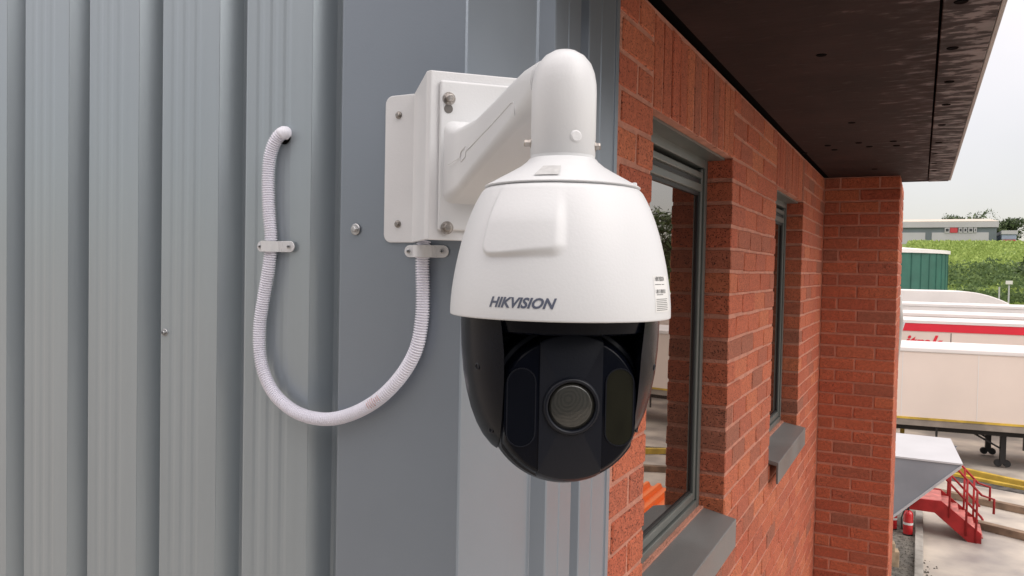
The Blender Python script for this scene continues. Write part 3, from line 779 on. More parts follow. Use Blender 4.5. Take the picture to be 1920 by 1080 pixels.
# lettering wrapped on the hood
def text_mesh(body, size, shear=0., offset=0., sx=1.):
    cu = bpy.data.curves.new('t', 'FONT'); cu.body = body; cu.size = size; cu.shear = shear; cu.offset = offset; cu.resolution_u = 3; cu.fill_mode = 'FRONT'
    cu.space_character = 1.0
    o = bpy.data.objects.new('t', cu); COL.objects.link(o); bpy.context.view_layer.update()
    me = bpy.data.meshes.new_from_object(o.evaluated_get(bpy.context.evaluated_depsgraph_get()))
    bm = bmesh.new(); bm.from_mesh(me)
    bmesh.ops.triangulate(bm, faces=bm.faces)
    for _ in range(1): bmesh.ops.subdivide_edges(bm, edges=[e for e in bm.edges if e.calc_length() > size*.2], cuts=2)
    bmesh.ops.triangulate(bm, faces=bm.faces)
    V = [(v.co.x*sx, v.co.y) for v in bm.verts]; F = [tuple(v.index for v in f.verts) for f in bm.faces]
    bm.free(); bpy.data.objects.remove(o); bpy.data.curves.remove(cu); return V, F
def wrap(V, F, deg0, z0, name, m, lift=.0003, parent=dc, slope=0.):
    out = []
    for x, y in V:
        z = z0+y+slope*x; r = hood_r(z)
        a = az0+R(deg0)+x/r; rr = r+lift+pad(math.degrees(a-az0), z); out.append((AX[0]+rr*math.cos(a), AX[1]+rr*math.sin(a), zc(z)))
    b = MB(); b.add(out, F); return b.build(name, m, parent)
def fit_text(body, wdt, hgt, shear, off):
    V, F = text_mesh(body, 1., shear, off)
    A = np.array(V); mn, mx = A.min(0), A.max(0); A = (A-mn)/(mx-mn)*np.array([wdt, hgt]); return [tuple(a) for a in A], F
V, F = fit_text('HIKVISION', .0570, .0086, .32, .034)
wrap(V, F, -35.0, -.0318, 'logo_lettering', 'logo')
# rating sticker on the right flank
LBD = 53.0; 
lab = MB(); V = []; nxx, nzz = 8, 8
for j in range(nzz+1):
    for i in range(nxx+1):
        V.append((i/nxx*.030, j/nzz*.030))
F = [(j*(nxx+1)+i, j*(nxx+1)+i+1, (j+1)*(nxx+1)+i+1, (j+1)*(nxx+1)+i) for j in range(nzz) for i in range(nxx)]
lb = wrap(V, F, LBD, -.0345, 'rating_label', 'paper', .0002)
V, F = fit_text('HIKVISION', .019, .0038, .3, .015); wrap(V, F, LBD+1.2, -.0090, 'label_heading', 'print', .0004, lb)
tx = [[], []]
def addrect(x, y, w, h):
    o = len(tx[0]); nseg = max(1, int(w/.004))
    for i in range(nseg+1): tx[0].extend([(x+w*i/nseg, y), (x+w*i/nseg, y+h)])
    tx[1].extend([(o+2*i, o+2*i+2, o+2*i+3, o+2*i+1) for i in range(nseg)])
for i in range(22):
    if i % 2 == 0 or random.random() < .3: addrect(.002+i*.0009, .0155, .0005, .0032)
for i in range(7): addrect(.0018, .0015+i*.0015, .024-random.random()*.003, .00045)
addrect(.0015, .0225, .011, .0005); addrect(.014, .0225, .006, .0005); addrect(.003, .0142, .012, .0005)
wrap(tx[0], tx[1], LBD, -.0345, 'label_print', 'print', .0004, lb)

# --- rotating lower unit
FDEG = 10.5
fw = rad_dir(FDEG); sd2 = np.array([-fw[1], fw[0], 0])      # +sd2 = right in view
AX3 = np.array([*AX, 0.])
def DF(f_, s_, z): return AX3+fw*f_+sd2*s_+k3*zc(z)
yk = [(-.0375, .0880), (-.050, .0880), (-.070, .0872), (-.090, .0853), (-.108, .0820), (-.124, .0778), (-.137, .0728), (-.147, .0675), (-.155, .0610), (-.157, .0585)]
LIM = .0560
for sgn in (-1, 1):
    y_ = MB(); rings = []
    for z, r in yk:
        lim = LIM + (0 if z < -.07 else 0)
        # opening flares wide near the top
        fl_ = .0 if z < -.075 else (z+.075)/.0375
        lim = LIM+.004*fl_
        a0 = math.asin(min(.995, lim/r)); ring = []
        for a in np.linspace(a0, math.pi-a0, 25): ring.append(DF(r*math.cos(a), sgn*r*math.sin(a), z))
        rings.append(ring)
    y_.loft(rings); y_.build('side_arm', 'black', dc, smooth=True, auto=32, bevel=.0012)
    # small screws
    for dg, z, in ((62, -.083), (60, -.137)):
        r = float(np.interp(-z, [-q[0] for q in yk], [q[1] for q in yk])); a = R(dg)
        P = DF(r*math.cos(a), sgn*r*math.sin(a), z); nn = (fw*math.cos(a)+sd2*sgn*math.sin(a)); 
        MB().lathe(P-nn*.001, [(0, .0030), (.0013, .0030), (.0016, .0022), (.0006, .0018), (.0006, 0)], n=16, axis=nn).build('screw', 'black2', dc, smooth=True, auto=40)
# top turntable between the arms
MB().lathe((*AX, H), [(-.0366, 0), (-.0366, .0865), (-.052, .0835), (-.0535, .0800), (-.0535, 0)], n=60).build('turntable', 'black', dc, smooth=True, auto=40)
MB().obox(DF(-.06, -.062, -.150), fw*.075, sd2*.124, k3*.10).build('yoke_body', 'black', dc, bevel=.01)
# lens drum
ZC_ = -.1140
def revolve_fwd(prof, lim, n=96, zs=1.0, c=ZC_, l0=None):
    rings = []
    for f_, r in prof:
        ring = []
        for a in np.linspace(0, 2*math.pi, n, endpoint=False):
            s_ = r*math.cos(a); z = c+r*math.sin(a)*zs
            s_ = max(-lim if l0 is None else l0, min(lim, s_)); ring.append(DF(f_, s_, z))
        rings.append(ring)
    return rings
prof = [(.0590, .0001), (.0590, .0568), (.0585, .0582), (.0555, .0605), (.049, .0632), (.038, .0650), (.02, .0668), (0, .0675), (-.02, .0660), (-.04, .0580), (-.055, .045), (-.066, .025), (-.069, .001)]
m_ = MB(); m_.loft(revolve_fwd(prof, .0548)); m_.build('lens_drum', 'black', dc, smooth=True, auto=35)
m_ = MB(); m_.loft(revolve_fwd([(.0475, .0001), (.0475, .0640), (.0465, .0660), (.0400, .0685), (.02, .0695), (-.01, .0690), (-.01, .0001)], .0556, c=-.1130)); m_.build('inner_housing', 'black2', dc, smooth=True, auto=35)
prof2 = [(f_+.0012, r+.0012 if r > .01 else r) for f_, r in prof[:9]]
m_ = MB(); m_.loft(revolve_fwd(prof2, .0262)); m_.build('centre_panel', 'black2', dc, smooth=True, auto=28)
# infra-red windows with a thin raised rim
def stad(s0, z0, hw, hh, f_, n=12):
    P = []
    for a in np.linspace(0, math.pi, n): P.append(DF(f_, s0+hw*math.cos(a), z0+hh-hw+hw*math.sin(a)))
    for a in np.linspace(math.pi, 2*math.pi, n): P.append(DF(f_, s0+hw*math.cos(a), z0-hh+hw+hw*math.sin(a)))
    return P
for sgn, m in ((-1, 'gloss'), (1, 'gloss2')):
    o_ = stad(sgn*.0410, -.1140, .0122, .0325, .0590); i_ = stad(sgn*.0410, -.1140, .0113, .0316, .0590)
    rim = MB(); n = len(o_); up_ = fw*.0009
    V = [p for p in o_]+[p+up_ for p in o_]+[p+up_ for p in i_]+[p for p in i_]
    rim.add(V, [(a*n+i, a*n+(i+1) % n, ((a+1) % 4)*n+(i+1) % n, ((a+1) % 4)*n+i) for a in range(4) for i in range(n)])
    rim.build('window_rim', 'black2', dc, smooth=True, auto=40)
    MB().prism(stad(sgn*.0410, -.1140, .01125, .03155, .0591), fw*.0004).build('infrared_window', m, dc)
# lens
LC = DF(.0602, .0005, -.1130)
lr = MB(); lr.lathe(LC, [(-.001, .0240), (.0012, .0238), (.0026, .0226), (.0030, .0214), (.0026, .0204), (.001, .0198), (-.0005, .0194), (-.0008, .0)], n=64, axis=fw)
lens = lr.build('lens', 'black2', dc, smooth=True, auto=50)
def lens_mat():
    m = bpy.data.materials.new('coated_lens'); m.use_nodes = True; n, l = m.node_tree.nodes, m.node_tree.links; p = n['Principled BSDF']
    g = n.new('ShaderNodeNewGeometry'); vm = n.new('ShaderNodeVectorMath'); vm.operation = 'DISTANCE'; c0 = LC-sd2*.003+k3*.006; vm.inputs[1].default_value = tuple(c0)
    l.new(g.outputs['Position'], vm.inputs[0])
    s = n.new('ShaderNodeMath'); s.operation = 'MULTIPLY'; s.inputs[1].default_value = 2*math.pi/.0031; l.new(vm.outputs['Value'], s.inputs[0])
    t = n.new('ShaderNodeTexNoise'); t.inputs['Scale'].default_value = 70; l.new(g.outputs['Position'], t.inputs['Vector'])
    a = n.new('ShaderNodeMath'); a.operation = 'MULTIPLY_ADD'; a.inputs[1].default_value = 9; l.new(t.outputs[0], a.inputs[0]); l.new(s.outputs[0], a.inputs[2])
    si = n.new('ShaderNodeMath'); si.operation = 'SINE'; l.new(a.outputs[0], si.inputs[0])
    rp = n.new('ShaderNodeValToRGB'); rp.color_ramp.elements[0].color = (.027, .027, .022, 1); rp.color_ramp.elements[1].color = (.040, .039, .032, 1)
    mr = n.new('ShaderNodeMapRange'); mr.inputs[1].default_value = -1; l.new(si.outputs[0], mr.inputs[0]); l.new(mr.outputs[0], rp.inputs[0]); l.new(rp.outputs[0], p.inputs['Base Color'])
    b = n.new('ShaderNodeBump'); b.inputs['Strength'].default_value = .04; b.inputs['Distance'].default_value = .001; l.new(si.outputs[0], b.inputs['Height']); l.new(b.outputs[0], p.inputs['Normal'])
    p.inputs['Roughness'].default_value = .3; p.inputs['Coat Weight'].default_value = .8; p.inputs['Coat Roughness'].default_value = .02
    return m
gl = MB(); gl.lathe(LC, [(.0002, .0196), (.0008, .016), (.0014, .011), (.0018, .006), (.0019, .0)], n=64, axis=fw); gl.build('lens_glass', lens_mat(), lens, smooth=True)

# ================================================================== YARD
# --- fire extinguishers by the wall foot
def extinguisher(P, s, label, lean=0):
    P = np.array([P[0], P[1], 0.])
    t = thing('fire_extinguisher', P, label, 'fire extinguisher', 'fire extinguishers under the canopy')
    MB().lathe(P, [(0, .0), (.0, .085*s), (.02, .09*s), (.42*s, .09*s), (.47*s, .075*s), (.50*s, .035*s), (.50*s, 0)], n=20).build('cylinder', 'redgloss', t, smooth=True, auto=50)
    MB().lathe(P, [(.22*s, .0905*s), (.22*s, .0915*s), (.265*s, .0915*s), (.265*s, .0905*s)], n=20).build('label_band', 'paper', t)
    MB().lathe(P, [(-.001, .093*s), (.035, .094*s), (.035, .08*s)], n=20).build('foot_ring', 'chassis', t)
    hv = MB(); hv.tube([P+[0, 0, .49*s], P+[0, 0, .55*s]], .018, n=8); hv.box(P+[-.015, -.12, .55*s], P+[.015, .03, .565*s]); hv.box(P+[-.015, -.11, .585*s], P+[.015, .03, .6*s]); hv.build('valve_handle', 'chassis', t)
    MB().tube([P+[0, -.03, .53*s], P+[-.08, -.09, .52*s], P+[-.13, -.10, .35*s], P+[-.11, -.09, .12*s]], .014, n=8).build('hose', 'rubber', t, smooth=True)
P1 = onz(1702, 1003, 0); extinguisher(P1, 1.05, 'red fire extinguisher standing on the gravel under the canopy edge, the clear nearer one')
P2 = onz(1673, 992, 0); extinguisher(P2, 1.0, 'second red fire extinguisher half hidden behind the brick end wall')
# wooden block at the wall foot
P = onz(1668, 1062, 0); bx_ = thing('timber_block', P, 'pale sawn timber block on the gravel at the foot of the brick end wall', 'wood block')
MB().obox(P+[-.2, -.05, .0], (.36, .05, 0), (-.03, .22, 0), (0, 0, .30)).build('block', 'wood', bx_, bevel=.015)
MB().obox(P+[-.17, -.10, .302], (.26, .04, 0), (-.03, .2, 0), (0, 0, .16)).build('upper_block', 'wood', bx_, bevel=.015)

# --- wedge canopy
Yc = 15.6
A = ony(1803, 871, Yc); B_ = ony(1660, 857, Yc); Cc = ony(1660, 977, Yc)
zt_ = (A[2]+B_[2])/2
can = thing('entrance_canopy', ((A[0]+B_[0])/2, Yc, zt_), 'wedge shaped canopy with white top and slate grey tapering cheek over the red stairs', 'canopy')
x0 = min(.0, Cc[0]-1.); slp = (zt_-Cc[2])/(A[0]-Cc[0]); zl = zt_-slp*(A[0]-x0)
ybk = float(onz(1792, 836, zt_)[1])
MB().prism([(A[0], Yc, zt_), (x0, Yc, zt_), (x0, Yc, zl)], (0, .03, 0)).build('cheek', 'canopy_side', can)
MB().prism([(A[0], ybk, zt_), (x0, ybk, zt_), (x0, ybk, zl)], (0, -.03, 0)).build('cheek', 'canopy_side', can)
MB().prism([(A[0]+.02, Yc-.02, zt_+.002), (x0, Yc-.02, zt_+.002), (x0, ybk+.02, zt_+.10), (A[0]-.12, ybk+.02, zt_+.10)], (0, 0, .03)).build('top_sheet', 'canopy_top', can)
lip = MB(); dv = np.array([A[0]-x0, 0, zt_-zl]); lip.obox((x0, Yc-.03, zl-.045), dv, (0, .05, 0), (0, 0, .05)); lip.build('edge_trim', 'canopy_top', can)
MB().prism([(A[0]-.03, Yc+.03, zt_-.03), (x0, Yc+.03, zl), (x0, ybk-.03, zl), (A[0]-.03, ybk-.03, zt_-.03)], (0, 0, .02)).build('underside', 'canopy_side', can)

# --- red steel stairs
Ys = float(onz(1838, 1020, 0)[1])                                      # near stringer plane
ST = thing('steel_stairs', onz(1830, 1018, 0), 'short red painted steel staircase with handrails coming down from under the canopy', 'stairs')
S0 = ony(1765, 940, Ys); S1 = ony(1838, 1012, Ys)
zp = S0[2]; xt = S0[0]; xb = S1[0]; Wd = 1.05
def stringer(y):
    h = .26
    return MB().prism([(xt-1.3, y, zp-.03), (xt, y, zp), (xb+.02, y, .20), (xb+.02, y, .0), (xb-.22, y, .0), (xt-.12, y, zp-h), (xt-1.3, y, zp-h)], (0, .05, 0))
stringer(Ys).build('stringer', 'redsteel', ST); stringer(Ys+Wd).build('stringer', 'redsteel', ST)
nst = 5; tv = (xb-xt)/nst
for i in range(nst):
    z = zp-(i+1)*zp/(nst+1)
    MB().box((xt+tv*i+.02, Ys+.05, z-.03), (xt+tv*(i+1)+.05, Ys+Wd, z)).build('tread', 'tread', ST)
    MB().box((xt+tv*i+.0, Ys+.05, z), (xt+tv*i+.012, Ys+Wd, z+zp/(nst+1)-.031)).build('riser', 'redsteel', ST)
MB().box((xt-1.3, Ys+.05, zp-.06), (xt+.01, Ys+Wd, zp-.02)).build('landing', 'tread', ST)
sl2 = -zp/(xb-xt)
for yy in (Ys+.025, Ys+Wd+.025):
    for off in (1.0, .55):
        MB().tube([(xt-.9, yy, zp+off), (xt+.0, yy, zp+off), (xb+.0, yy, off), (xb+(.22 if off > .8 else .03), yy, off-.05), (xb+(.22 if off > .8 else .03), yy, off-.35 if off > .8 else off-.06)], .024, n=8).build('handrail', 'redsteel', ST, smooth=True)
    for xx in (xt-.55, xt+.15, (xt+xb)/2+.1, xb-.08):
        zz_ = zp+max(0, xx-xt)*sl2
        MB().tube([(xx, yy-.03, zz_-.15), (xx, yy-.03, zz_+1.0)], .022, n=8).build('post', 'redsteel', ST, smooth=True)

# --- yellow edge beams, ballast, timbers across the yard
def beam(pa, pb, z0, h, w, m, name, label, cat, ext=(0, 0), kind=None, group=None):
    A = onz(*pa, z0+h); B = onz(*pb, z0+h); d = (B-A); d /= np.linalg.norm(d); A = A-d*ext[0]; B = B+d*ext[1]
    p = np.array([-d[1], d[0], 0])
    if p[1] < 0: p = -p
    A[2] = B[2] = z0
    o = MB().obox(A, B-A, p*w, (0, 0, h)).build(name, m, kind=kind, bevel=.01 if h > .05 else 0)
    if not kind: tag(o, label, cat, group)
    return o
beam((1801, 877), (1920, 903), 0, .17, .14, 'yellow', 'edge_beam', 'upper of the two yellow painted steel edge beams beyond the canopy', 'beam', (3, 14), group='yellow beams in the yard')
beam((1790, 888), (1920, 914), 0, .09, .14, 'yellow', 'edge_beam', 'lower yellow painted beam edging the dark ballast strip', 'beam', (3, 14), group='yellow beams in the yard')
beam((1790, 902), (1920, 926), .0, .015, .9, 'ballast', 'ballast_strip', '', '', (4, 16), kind='structure')
beam((1751, 917), (1920, 952), 0, .16, .18, 'timber', 'timber_beam', 'long weathered timber baulk lying behind the red stairs', 'timber', (2, 14), group='timber baulks in the yard')
beam((1826, 977), (1920, 1000), 0, .16, .20, 'timber', 'timber_beam', 'dark timber baulk lying in front of the foot of the red stairs', 'timber', (.6, 12), group='timber baulks in the yard')
# little yellow stand behind the canopy
P = onz(1690, 832, 0); yb_ = thing('yellow_stand', P, 'small yellow steel post with top bar seen above the white canopy', 'post')
MB().box(P+[-.05, 0, 0], P+[.08, .08, .75]).build('post', 'yellow', yb_); MB().box(P+[-.6, .0, .751], P+[.08, .06, .80]).build('bar', 'chassis', yb_)

# --- trailers
e = np.array([.988, .151, 0]); e /= np.linalg.norm(e); nb = np.array([-e[1], e[0], 0])
PC = onz(1880, 878, 0)                       # landing legs on the ground
FCp = PC-nb*.35
def tz(px, py, p0): return float(onpl(px, py, p0, nb)[2])
def tx_(px, py, p0): return float((onpl(px, py, p0, nb)-p0)@e)
def TF(p0, a, b, z): return p0+e*a+nb*b+k3*z
p0 = FCp.copy(); p0[2] = 0
zr = tz(1800, 655, p0); zr2 = tz(1800, 664, p0); zy1 = tz(1800, 788, p0); zy0 = tz(1800, 792, p0); zb0 = tz(1800, 804, p0); zch = tz(1800, 815, p0)
T = thing('box_trailer', TF(p0, 2, 1.2, 0), 'long plain cream box trailer with yellow bottom rail parked nearest the stairs', 'trailer', 'trailers parked in the yard')
def TB(a0, a1, b0, b1, z0, z1, nm, m, par=None, p=None, bev=0): 
    q = p0 if p is None else p
    return MB().obox(TF(q, a0, b0, z0), e*(a1-a0), nb*(b1-b0), k3*(z1-z0)).build(nm, m, par if par is not None else T, bevel=bev)
a0, a1 = -9.5, 4.6
a1 = max(a1, 13.)
TB(a0, a1, 0, 2.5, zy1, zr2, 'body', 'trl')
TB(a0-.02, a1+.02, -.03, 2.53, zr2+.002, zr, 'roof_rail', 'trlw', bev=.03)
TB(a0, a1, -.025, 2.5, zy0, zy1-.002, 'bottom_rail', 'yellow')
TB(a0, a1, -.01, 2.5, zb0, zy0-.002, 'side_beam', 'alu')
TB(a0+.3, a1-.2, .25, 2.25, zch, zb0-.002, 'chassis', 'chassis')
for i in range(11):
    aa = a0+.9+i*(a1-a0-1)/11
    TB(aa, aa+.02, -.006, 0, zy1+.02, zr2-.02, 'panel_joint', 'trlw')
al = float((PC-p0)@e)
for bb in (.35, 2.0):
    lg = MB(); lg.obox(TF(p0, al-.07, bb, .12), e*.14, nb*.14, k3*(zch-.12)); lgo = lg.build('landing_leg', 'chassis', T)
    for s_ in (-.11, .11):
        MB().lathe(TF(p0, al+s_, bb+.07, .13)-nb*.05, [(0, 0), (0, .10), (.10, .10), (.10, 0)], n=16, axis=nb).build('wheel', 'rubber', lgo)
    MB().tube([TF(p0, al-.05, bb+.07, .55), TF(p0, al-.75, bb+.07, zch)], .03, n=6).build('brace', 'chassis', T)
for aa in (-8.2, -6.9, -5.6):
    for bb in (.05, 2.1):
        w_ = MB().lathe(TF(p0, aa, bb, .5), [(0, .15), (0, .45), (.03, .5), (.32, .5), (.35, .45), (.35, .15)], n=28, axis=nb).build('wheel', 'rubber', T, smooth=True, auto=40)
        MB().lathe(TF(p0, aa, bb+.02, .5), [(0, 0), (0, .26), (.3, .26), (.3, 0)], n=20, axis=nb).build('rim', 'alu', w_)
for i, aa in enumerate(np.arange(-1.8, a1-1, 2.2)):
    TB(aa, aa+.05, .02, .07, zch-.32, zb0, 'rope_hook' if i % 2 else 'side_guard_post', 'chassis')
# second trailer: white with a red top band and red script
q0 = TF(p0, 0, 5.2, 0); 
T2 = thing('box_trailer', TF(q0, 0, 1.2, 0), 'white box trailer with a red band along its top and red script lettering', 'trailer', 'trailers parked in the yard')
z1 = tz(1800, 609, q0); z2 = tz(1800, 624, q0)
TB(-10, 14, 0, 2.5, .95, z2, 'body', 'trl', T2, q0); TB(-10, 14, -.02, 2.5, z2+.002, z1, 'red_band', 'trlr', T2, q0)
TB(-10, 14, -.035, 2.52, z1+.002, z1+.10, 'roof_rail', 'trlw', T2, q0)
TB(-9.7, 13.8, .3, 2.2, .6, .948, 'chassis', 'chassis', T2, q0)
aj = tx_(1783, 636, q0); TB(aj-.012, aj+.012, -.008, 0, 1, z2-.03, 'panel_joint', 'chassis', T2, q0)
for aa in (-8.7, -7.4, 3.0):
    for bb in (.05, 2.1): MB().lathe(TF(q0, aa, bb, .5), [(0, .0), (0, .45), (.03, .5), (.32, .5), (.35, .45), (.35, .0)], n=24, axis=nb).build('wheel', 'rubber', T2)
V, F = text_mesh('itrak', 1., .45, .03); A_ = np.array(V); mn, mx = A_.min(0), A_.max(0)
ta0 = tx_(1692, 650, q0); ta1 = tx_(1768, 650, q0); zt0 = tz(1730, 657, q0); zt1 = tz(1755, 629, q0)
sc_ = (A_-mn)/(mx-mn)
tm = MB(); tm.add([TF(q0, ta0+s[0]*(ta1-ta0), -.012, zt0+s[1]*(zt1-zt0)) for s in sc_], F); tm.build('script_lettering', 'trlr', T2)
# trailers behind
def back_trailer(bo, py_top, al_, ar_, label, curved=False, m='trlw', body='trlw'):
    q = TF(p0, 0, bo, 0); zt = tz(1800, py_top, q)
    t = thing('box_trailer' if not curved else 'tank_trailer', TF(q, (al_+ar_)/2, 1.2, 0), label, 'trailer', 'trailers parked in the yard')
    ear, eal = tx_(ar_, 555, q) if ar_ < 3000 else 20, al_
    if curved:
        pts = [(eal, .9), (ear, .9), (ear, zt-.9)]
        for a in np.linspace(0, math.pi/2, 7): pts.append((ear-.0-2.2*(1-math.cos(math.pi/2-a))*1., zt-.85+.85*math.sin(a))) if False else None
        for f_ in np.linspace(0, 1, 8): pts.append((ear-2.4*f_, zt-.62*(1-f_)**2))
        pts.append((eal, zt))
        MB().prism([TF(q, a, 0, z) for a, z in pts], nb*2.5).build('body', body, t, bevel=.05)
    else:
        MB().obox(TF(q, eal, 0, .95), e*(ear-eal), nb*2.5, k3*(zt-.16-.95)).build('body', body, t)
        MB().obox(TF(q, eal-.02, -.03, zt-.158), e*(ear-eal+.04), nb*2.56, k3*.158).build('roof_rail', 'trlw', t, bevel=.03)
    MB().obox(TF(q, eal+.2, .3, .55), e*(ear-eal-.6), nb*1.9, k3*.39).build('chassis', 'chassis', t)
    for aa in (eal+1.5, eal+2.8, ear-3):
        for bb in (.05, 2.1): MB().lathe(TF(q, aa, bb, .5), [(0, .0), (0, .45), (.03, .5), (.32, .5), (.35, .45), (.35, .0)], n=20, axis=nb).build('wheel', 'rubber', t)
back_trailer(11.0, 589, -12, 3500, 'white box trailer roof seen directly behind the red banded trailer')
back_trailer(17.5, 571, -14, 3500, 'white box trailer in the fourth row, in front of the rounded one')
back_trailer(25.0, 546, -18, 1893, 'white rounded trailer farthest back, in front of the green tank', curved=True)

# --- green tank
Yt = 66.
A = ony(1778, 500, Yt); rt = 6.0; cx_, cy_ = A[0]-rt, Yt
ztk = float(ony(1700, 466, Yt-rt)[2])
tk = thing('storage_tank', (cx_, cy_, 0), 'large round dark green steel tank with white rim below the grass bank', 'tank')
MB().lathe((cx_, cy_, 0), [(0, 0), (0, rt), (ztk-.25, rt), (ztk-.25, 0)], n=64).build('shell', 'tank', tk, smooth=True, auto=40)
MB().lathe((cx_, cy_, 0), [(ztk-.249, 0), (ztk-.249, rt+.12), (ztk, rt+.12), (ztk+.25, rt*.5), (ztk+.35, 0)], n=64).build('roof_rim', 'trlw', tk, smooth=True, auto=30)
for i in range(24):
    a = -math.pi/2+(i-12)*.13
    MB().obox((cx_+(rt+.005)*math.cos(a)-.03, cy_+(rt+.005)*math.sin(a), .0), (.06, 0, 0), (0, -.04, 0), (0, 0, ztk-.26)).build('seam_strip', 'tank', tk)

# --- lamp posts
for px, py, h_, lb_ in ((1891, 568, 1., 'short white lamp post right of the rounded trailer end'), (1873, 566, .8, 'thin grey marker post left of the white lamp post')):
    Y_ = 90.; B2 = ony(px, 562, Y_); T_ = ony(px, 533 if px == 1891 else 538, Y_)
    gz = float(bank_h(0, Y_)); t = thing('lamp_post', (B2[0], Y_, gz), lb_, 'lamp post')
    MB().tube([(B2[0], Y_, gz), (B2[0], Y_, T_[2])], .07, n=8).build('pole', 'whs_white', t)
    if px == 1891: MB().box((B2[0]-.28, Y_-.2, T_[2]), (B2[0]+.28, Y_+.2, T_[2]+.35)).build('lamp_head', 'trlw', t)

# --- sheds on the hill
Yw = 184.
def WP(px, py, Y=Yw): return ony(px, py, Y)
gz = 12.0
xl = WP(1500, 430)[0]; xr = WP(1869, 430)[0]
zz1 = lambda py, px=1780: float(WP(px, py)[2])
wh = thing('warehouse', ((xl+xr)/2, Yw, gz), 'wide grey shed on top of the bank with pale fascia and white door panels', 'warehouse')
MB().box((xl, Yw, gz-2), (xr, Yw+25, zz1(427))).build('wall', 'whs_grey', wh)
MB().box((xl, Yw-.35, zz1(426.5)), (xr+.3, Yw+25.3, zz1(416))).build('fascia', 'whs_white', wh)
MB().prism([(xl, Yw-.3, zz1(416)+.01), (xr+.25, Yw-.3, zz1(416)+.01), (xr-.5, Yw+12, zz1(405)), (xl, Yw+12, zz1(405))], (0, 0, .1)).build('roof', 'whs_roof', wh)
for x0_, x1_ in ((1560, 1735), (1747, 1854)):
    MB().box((WP(x0_, 440)[0], Yw-.15, gz-2), (WP(x1_, 440)[0], Yw-.002, zz1(436))).build('door_panel', 'whs_white', wh)
for x0_, x1_, m in ((1771, 1780, 'whs_white'), (1781, 1795, 'whs_red'), (1797, 1804, 'whs_white'), (1806, 1813, 'whs_white'), (1815, 1824, 'whs_white'), (1826, 1831, 'whs_white')):
    MB().box((WP(x0_, 440)[0], Yw-.3, zz1(436.5)), (WP(x1_, 440)[0], Yw-.003, zz1(426.5)-.05)).build('sign_panel' if m == 'whs_red' else 'window', m, wh)
    if m == 'whs_white': MB().box((WP(x0_+2, 440)[0], Yw-.33, zz1(434)), (WP(x1_-1.5, 440)[0], Yw-.302, zz1(429))).build('pane', 'glassdark', wh)
xl2, xr2 = WP(1878, 440)[0], WP(1905, 440)[0]
w2 = thing('small_unit', ((xl2+xr2)/2, Yw+6, gz-1), 'small pale and red unit at the right end of the grey shed', 'building')
MB().box((xl2, Yw-1, gz-3), (xr2, Yw+12, zz1(449))).build('lower_wall', 'whs_white', w2)
MB().box((xl2-.0, Yw-1.1, zz1(448.5)), (xr2, Yw+12, zz1(440))).build('upper_wall', 'whs_blue', w2)
MB().box((xl2-.1, Yw-1.3, zz1(439.8)), (xr2+.2, Yw+12.2, zz1(433))).build('roof', 'whs_white', w2)
for a, b in ((1880, 1886), (1888, 1894), (1896, 1903)): MB().box((WP(a, 450)[0], Yw-1.25, zz1(457)), (WP(b, 450)[0], Yw-1.002, zz1(450))).build('red_door', 'whs_red', w2)

# --- unseen dark shed, added to darken reflections and light from behind the view
os_ = thing('added_unseen_shed', (24, -26, 0), 'unseen dark grey shed added behind the viewpoint to darken reflections and the end wall', 'warehouse')
MB().box((-9, -40, 0), (45, -13, 13.5)).build('wall', 'unseen_shed_dark', os_); MB().box((-9.3, -40.3, 13.502), (45.3, -12.7, 14.2)).build('fascia', 'unseen_shed_dark', os_)
# --- trees
def tree(P, h, rad_, n, label, tr=.25, s=(.25, .6)):
    P = np.array(P, float); t = thing('tree', P, label, 'tree', 'trees on the skyline')
    tk_ = MB(); tk_.tube([P-[0, 0, .5], P+[.1, 0, h*.3], P+[-.1, .1, h*.6], P+[.1, 0, h*.85]], .2, n=8, rad=[tr, tr*.8, tr*.5, tr*.2])
    for k in range(6):
        a = k*1.05+random.random(); z = h*random.uniform(.3, .6); tk_.tube([P+[0, 0, z], P+[math.cos(a)*rad_*.4, math.sin(a)*rad_*.4, z+h*.15], P+[math.cos(a)*rad_*.75, math.sin(a)*rad_*.75, z+h*.25]], .1, n=5, rad=[tr*.4, tr*.25, tr*.1])
    tk_.build('trunk', 'bark', t, smooth=True)
    cl = [(random.uniform(-1, 1)*rad_*.65, random.uniform(-1, 1)*rad_*.65, h*random.uniform(.42, .85), rad_*random.uniform(.25, .45)) for _ in range(16)]
    V, F = [], []
    for i in range(n):
        c = random.choice(cl); d = np.array([random.gauss(0, 1) for _ in range(3)]); d /= np.linalg.norm(d); d *= c[3]*random.uniform(.5, 1.08)
        q = P+[c[0]+d[0], c[1]+d[1], c[2]+d[2]*.85]; sz = random.uniform(*s)
        a, b = [np.array([random.gauss(0, 1) for _ in range(3)])*sz*.6 for _ in range(2)]
        o = len(V); V += [q, q+a, q+b]; F.append((o, o+1, o+2))
    m = MB(); m.v = [tuple(v) for v in V]; m.f = F; m.build('crown', 'leaf', t)
for px, py, h_, r_2, lb_ in ((1798, 397, 9, 4.5, 'low dark tree crown left of the peak above the shed roof'), (1826, 394, 10.5, 5.5, 'rounded dark tree rising highest above the shed roof'), (1887, 404, 9, 4.2, 'dark tree standing behind the small pale and red unit'), (1876, 408, 8, 3.2, 'dark tree touching the right corner of the grey shed')):
    T_ = WP(px, py, 216); T_[2] -= .7; tree((T_[0], 216 if px < 1860 else 204, T_[2]-h_*.97 if px < 1860 else T_[2]-h_), h_, r_2, 2600, lb_)
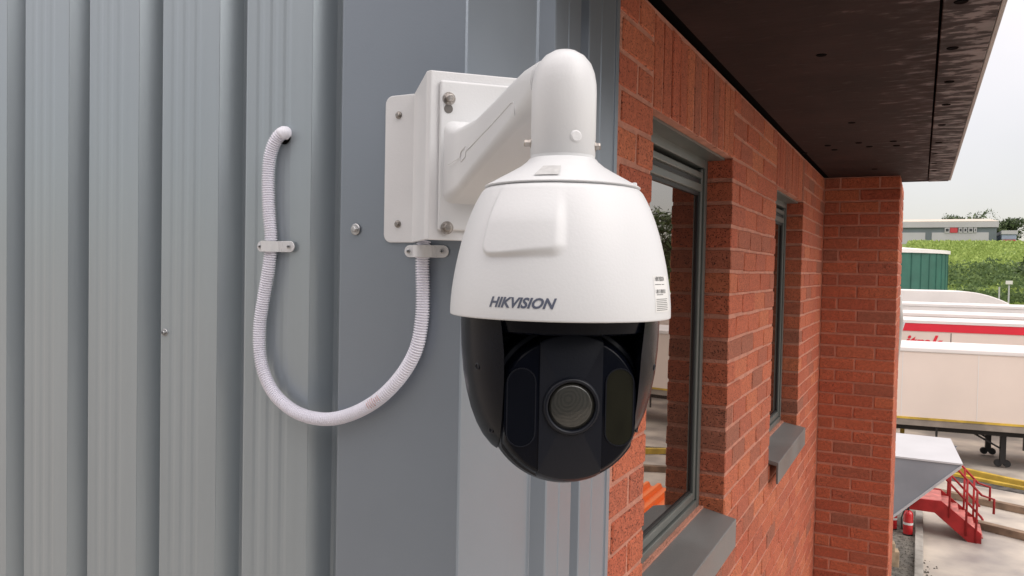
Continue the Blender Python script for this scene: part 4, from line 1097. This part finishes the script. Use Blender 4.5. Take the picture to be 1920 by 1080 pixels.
# trees and added orange stand-in block to the right of the picture, mirrored in the near window
for i, (x, y, h_, r_2) in enumerate(((26, 96, 13, 6), (36, 100, 15, 7), (47, 92, 12, 6), (17, 118, 11, 6))):
    tree((x, y, .3), h_, r_2, 3000, ['bushy tree beyond the trailers mirrored in the near window pane', 'tallest bushy tree right of the yard', 'broad bushy tree at the far right of the yard', 'tree at the foot of the bank right of the frame'][i], s=(.3, .7))
sk = thing('orange_stand_in', (4.2, 14.0, 0), 'ribbed orange stand-in added right of the yard for the orange shape mirrored in the window', 'stand-in')
so_ = MB(); 
for sgn in (0,):
    x0_, x1_, y0_, y1_ = 3.25, 5.2, 13.2, 14.9
    so_.prism([(x0_+.1, y0_, .12), (x1_-.1, y0_, .12), (x1_, y0_, 1.15), (x0_, y0_, 1.15)], (0, y1_-y0_, 0))
so_.build('tub', 'orange', sk, bevel=.02)
for i in range(7):
    z = .2+i*.14; f_ = (z-.12)/1.03
    MB().box((x0_+.1-.1*f_-.06, y0_-.05, z), (x1_-.1+.1*f_+.05, y0_-.002, z+.07)).build('rib', 'orange', sk, bevel=.01)
    MB().box((x0_+.1-.1*f_-.06, y0_, z), (x0_+.1-.1*f_-.012, y1_, z+.07)).build('rib', 'orange', sk, bevel=.01)
MB().box((x0_-.1, y0_-.1, 1.152), (x1_+.1, y1_+.1, 1.19)).build('lid', 'orange', sk, bevel=.01)
for i in range(9):
    MB().prism([(x0_-.08+i*.24, y0_-.08, 1.191), (x0_+.06+i*.24, y0_-.08, 1.191), (x0_+.02+i*.24, y0_-.08, 1.27), (x0_-.04+i*.24, y0_-.08, 1.27)], (0, y1_-y0_+.16, 0)).build('lid_rib', 'orange', sk)

# --- drainpipe and grey trim beyond the end wall
Yd = 7.4
dp = thing('drainpipe', ony(1676, 700, Yd)*np.array([1, 1, 0]), 'pale cranked drainpipe and grey trim just beyond the brick end wall', 'drainpipe')
def D_(px, py): return ony(px, py, Yd)
MB().tube([D_(1683, 545), D_(1687, 600), D_(1683, 640), D_(1676, 690), D_(1668, 760)], .028, n=12).build('pipe', 'fascia', dp, smooth=True)
MB().tube([D_(1694, 604), D_(1688, 622), D_(1682, 640)], .014, n=8).build('branch', 'canopy_top', dp, smooth=True)
a_ = D_(1667, 822); b_ = D_(1679, 700)
MB().prism([D_(1655, 1100), D_(1664, 1100), D_(1674, 822), D_(1677, 720), D_(1681, 700), D_(1660, 700)], (0, .05, 0)).build('trim', 'canopy_side', dp)
print('objects', len(bpy.data.objects))
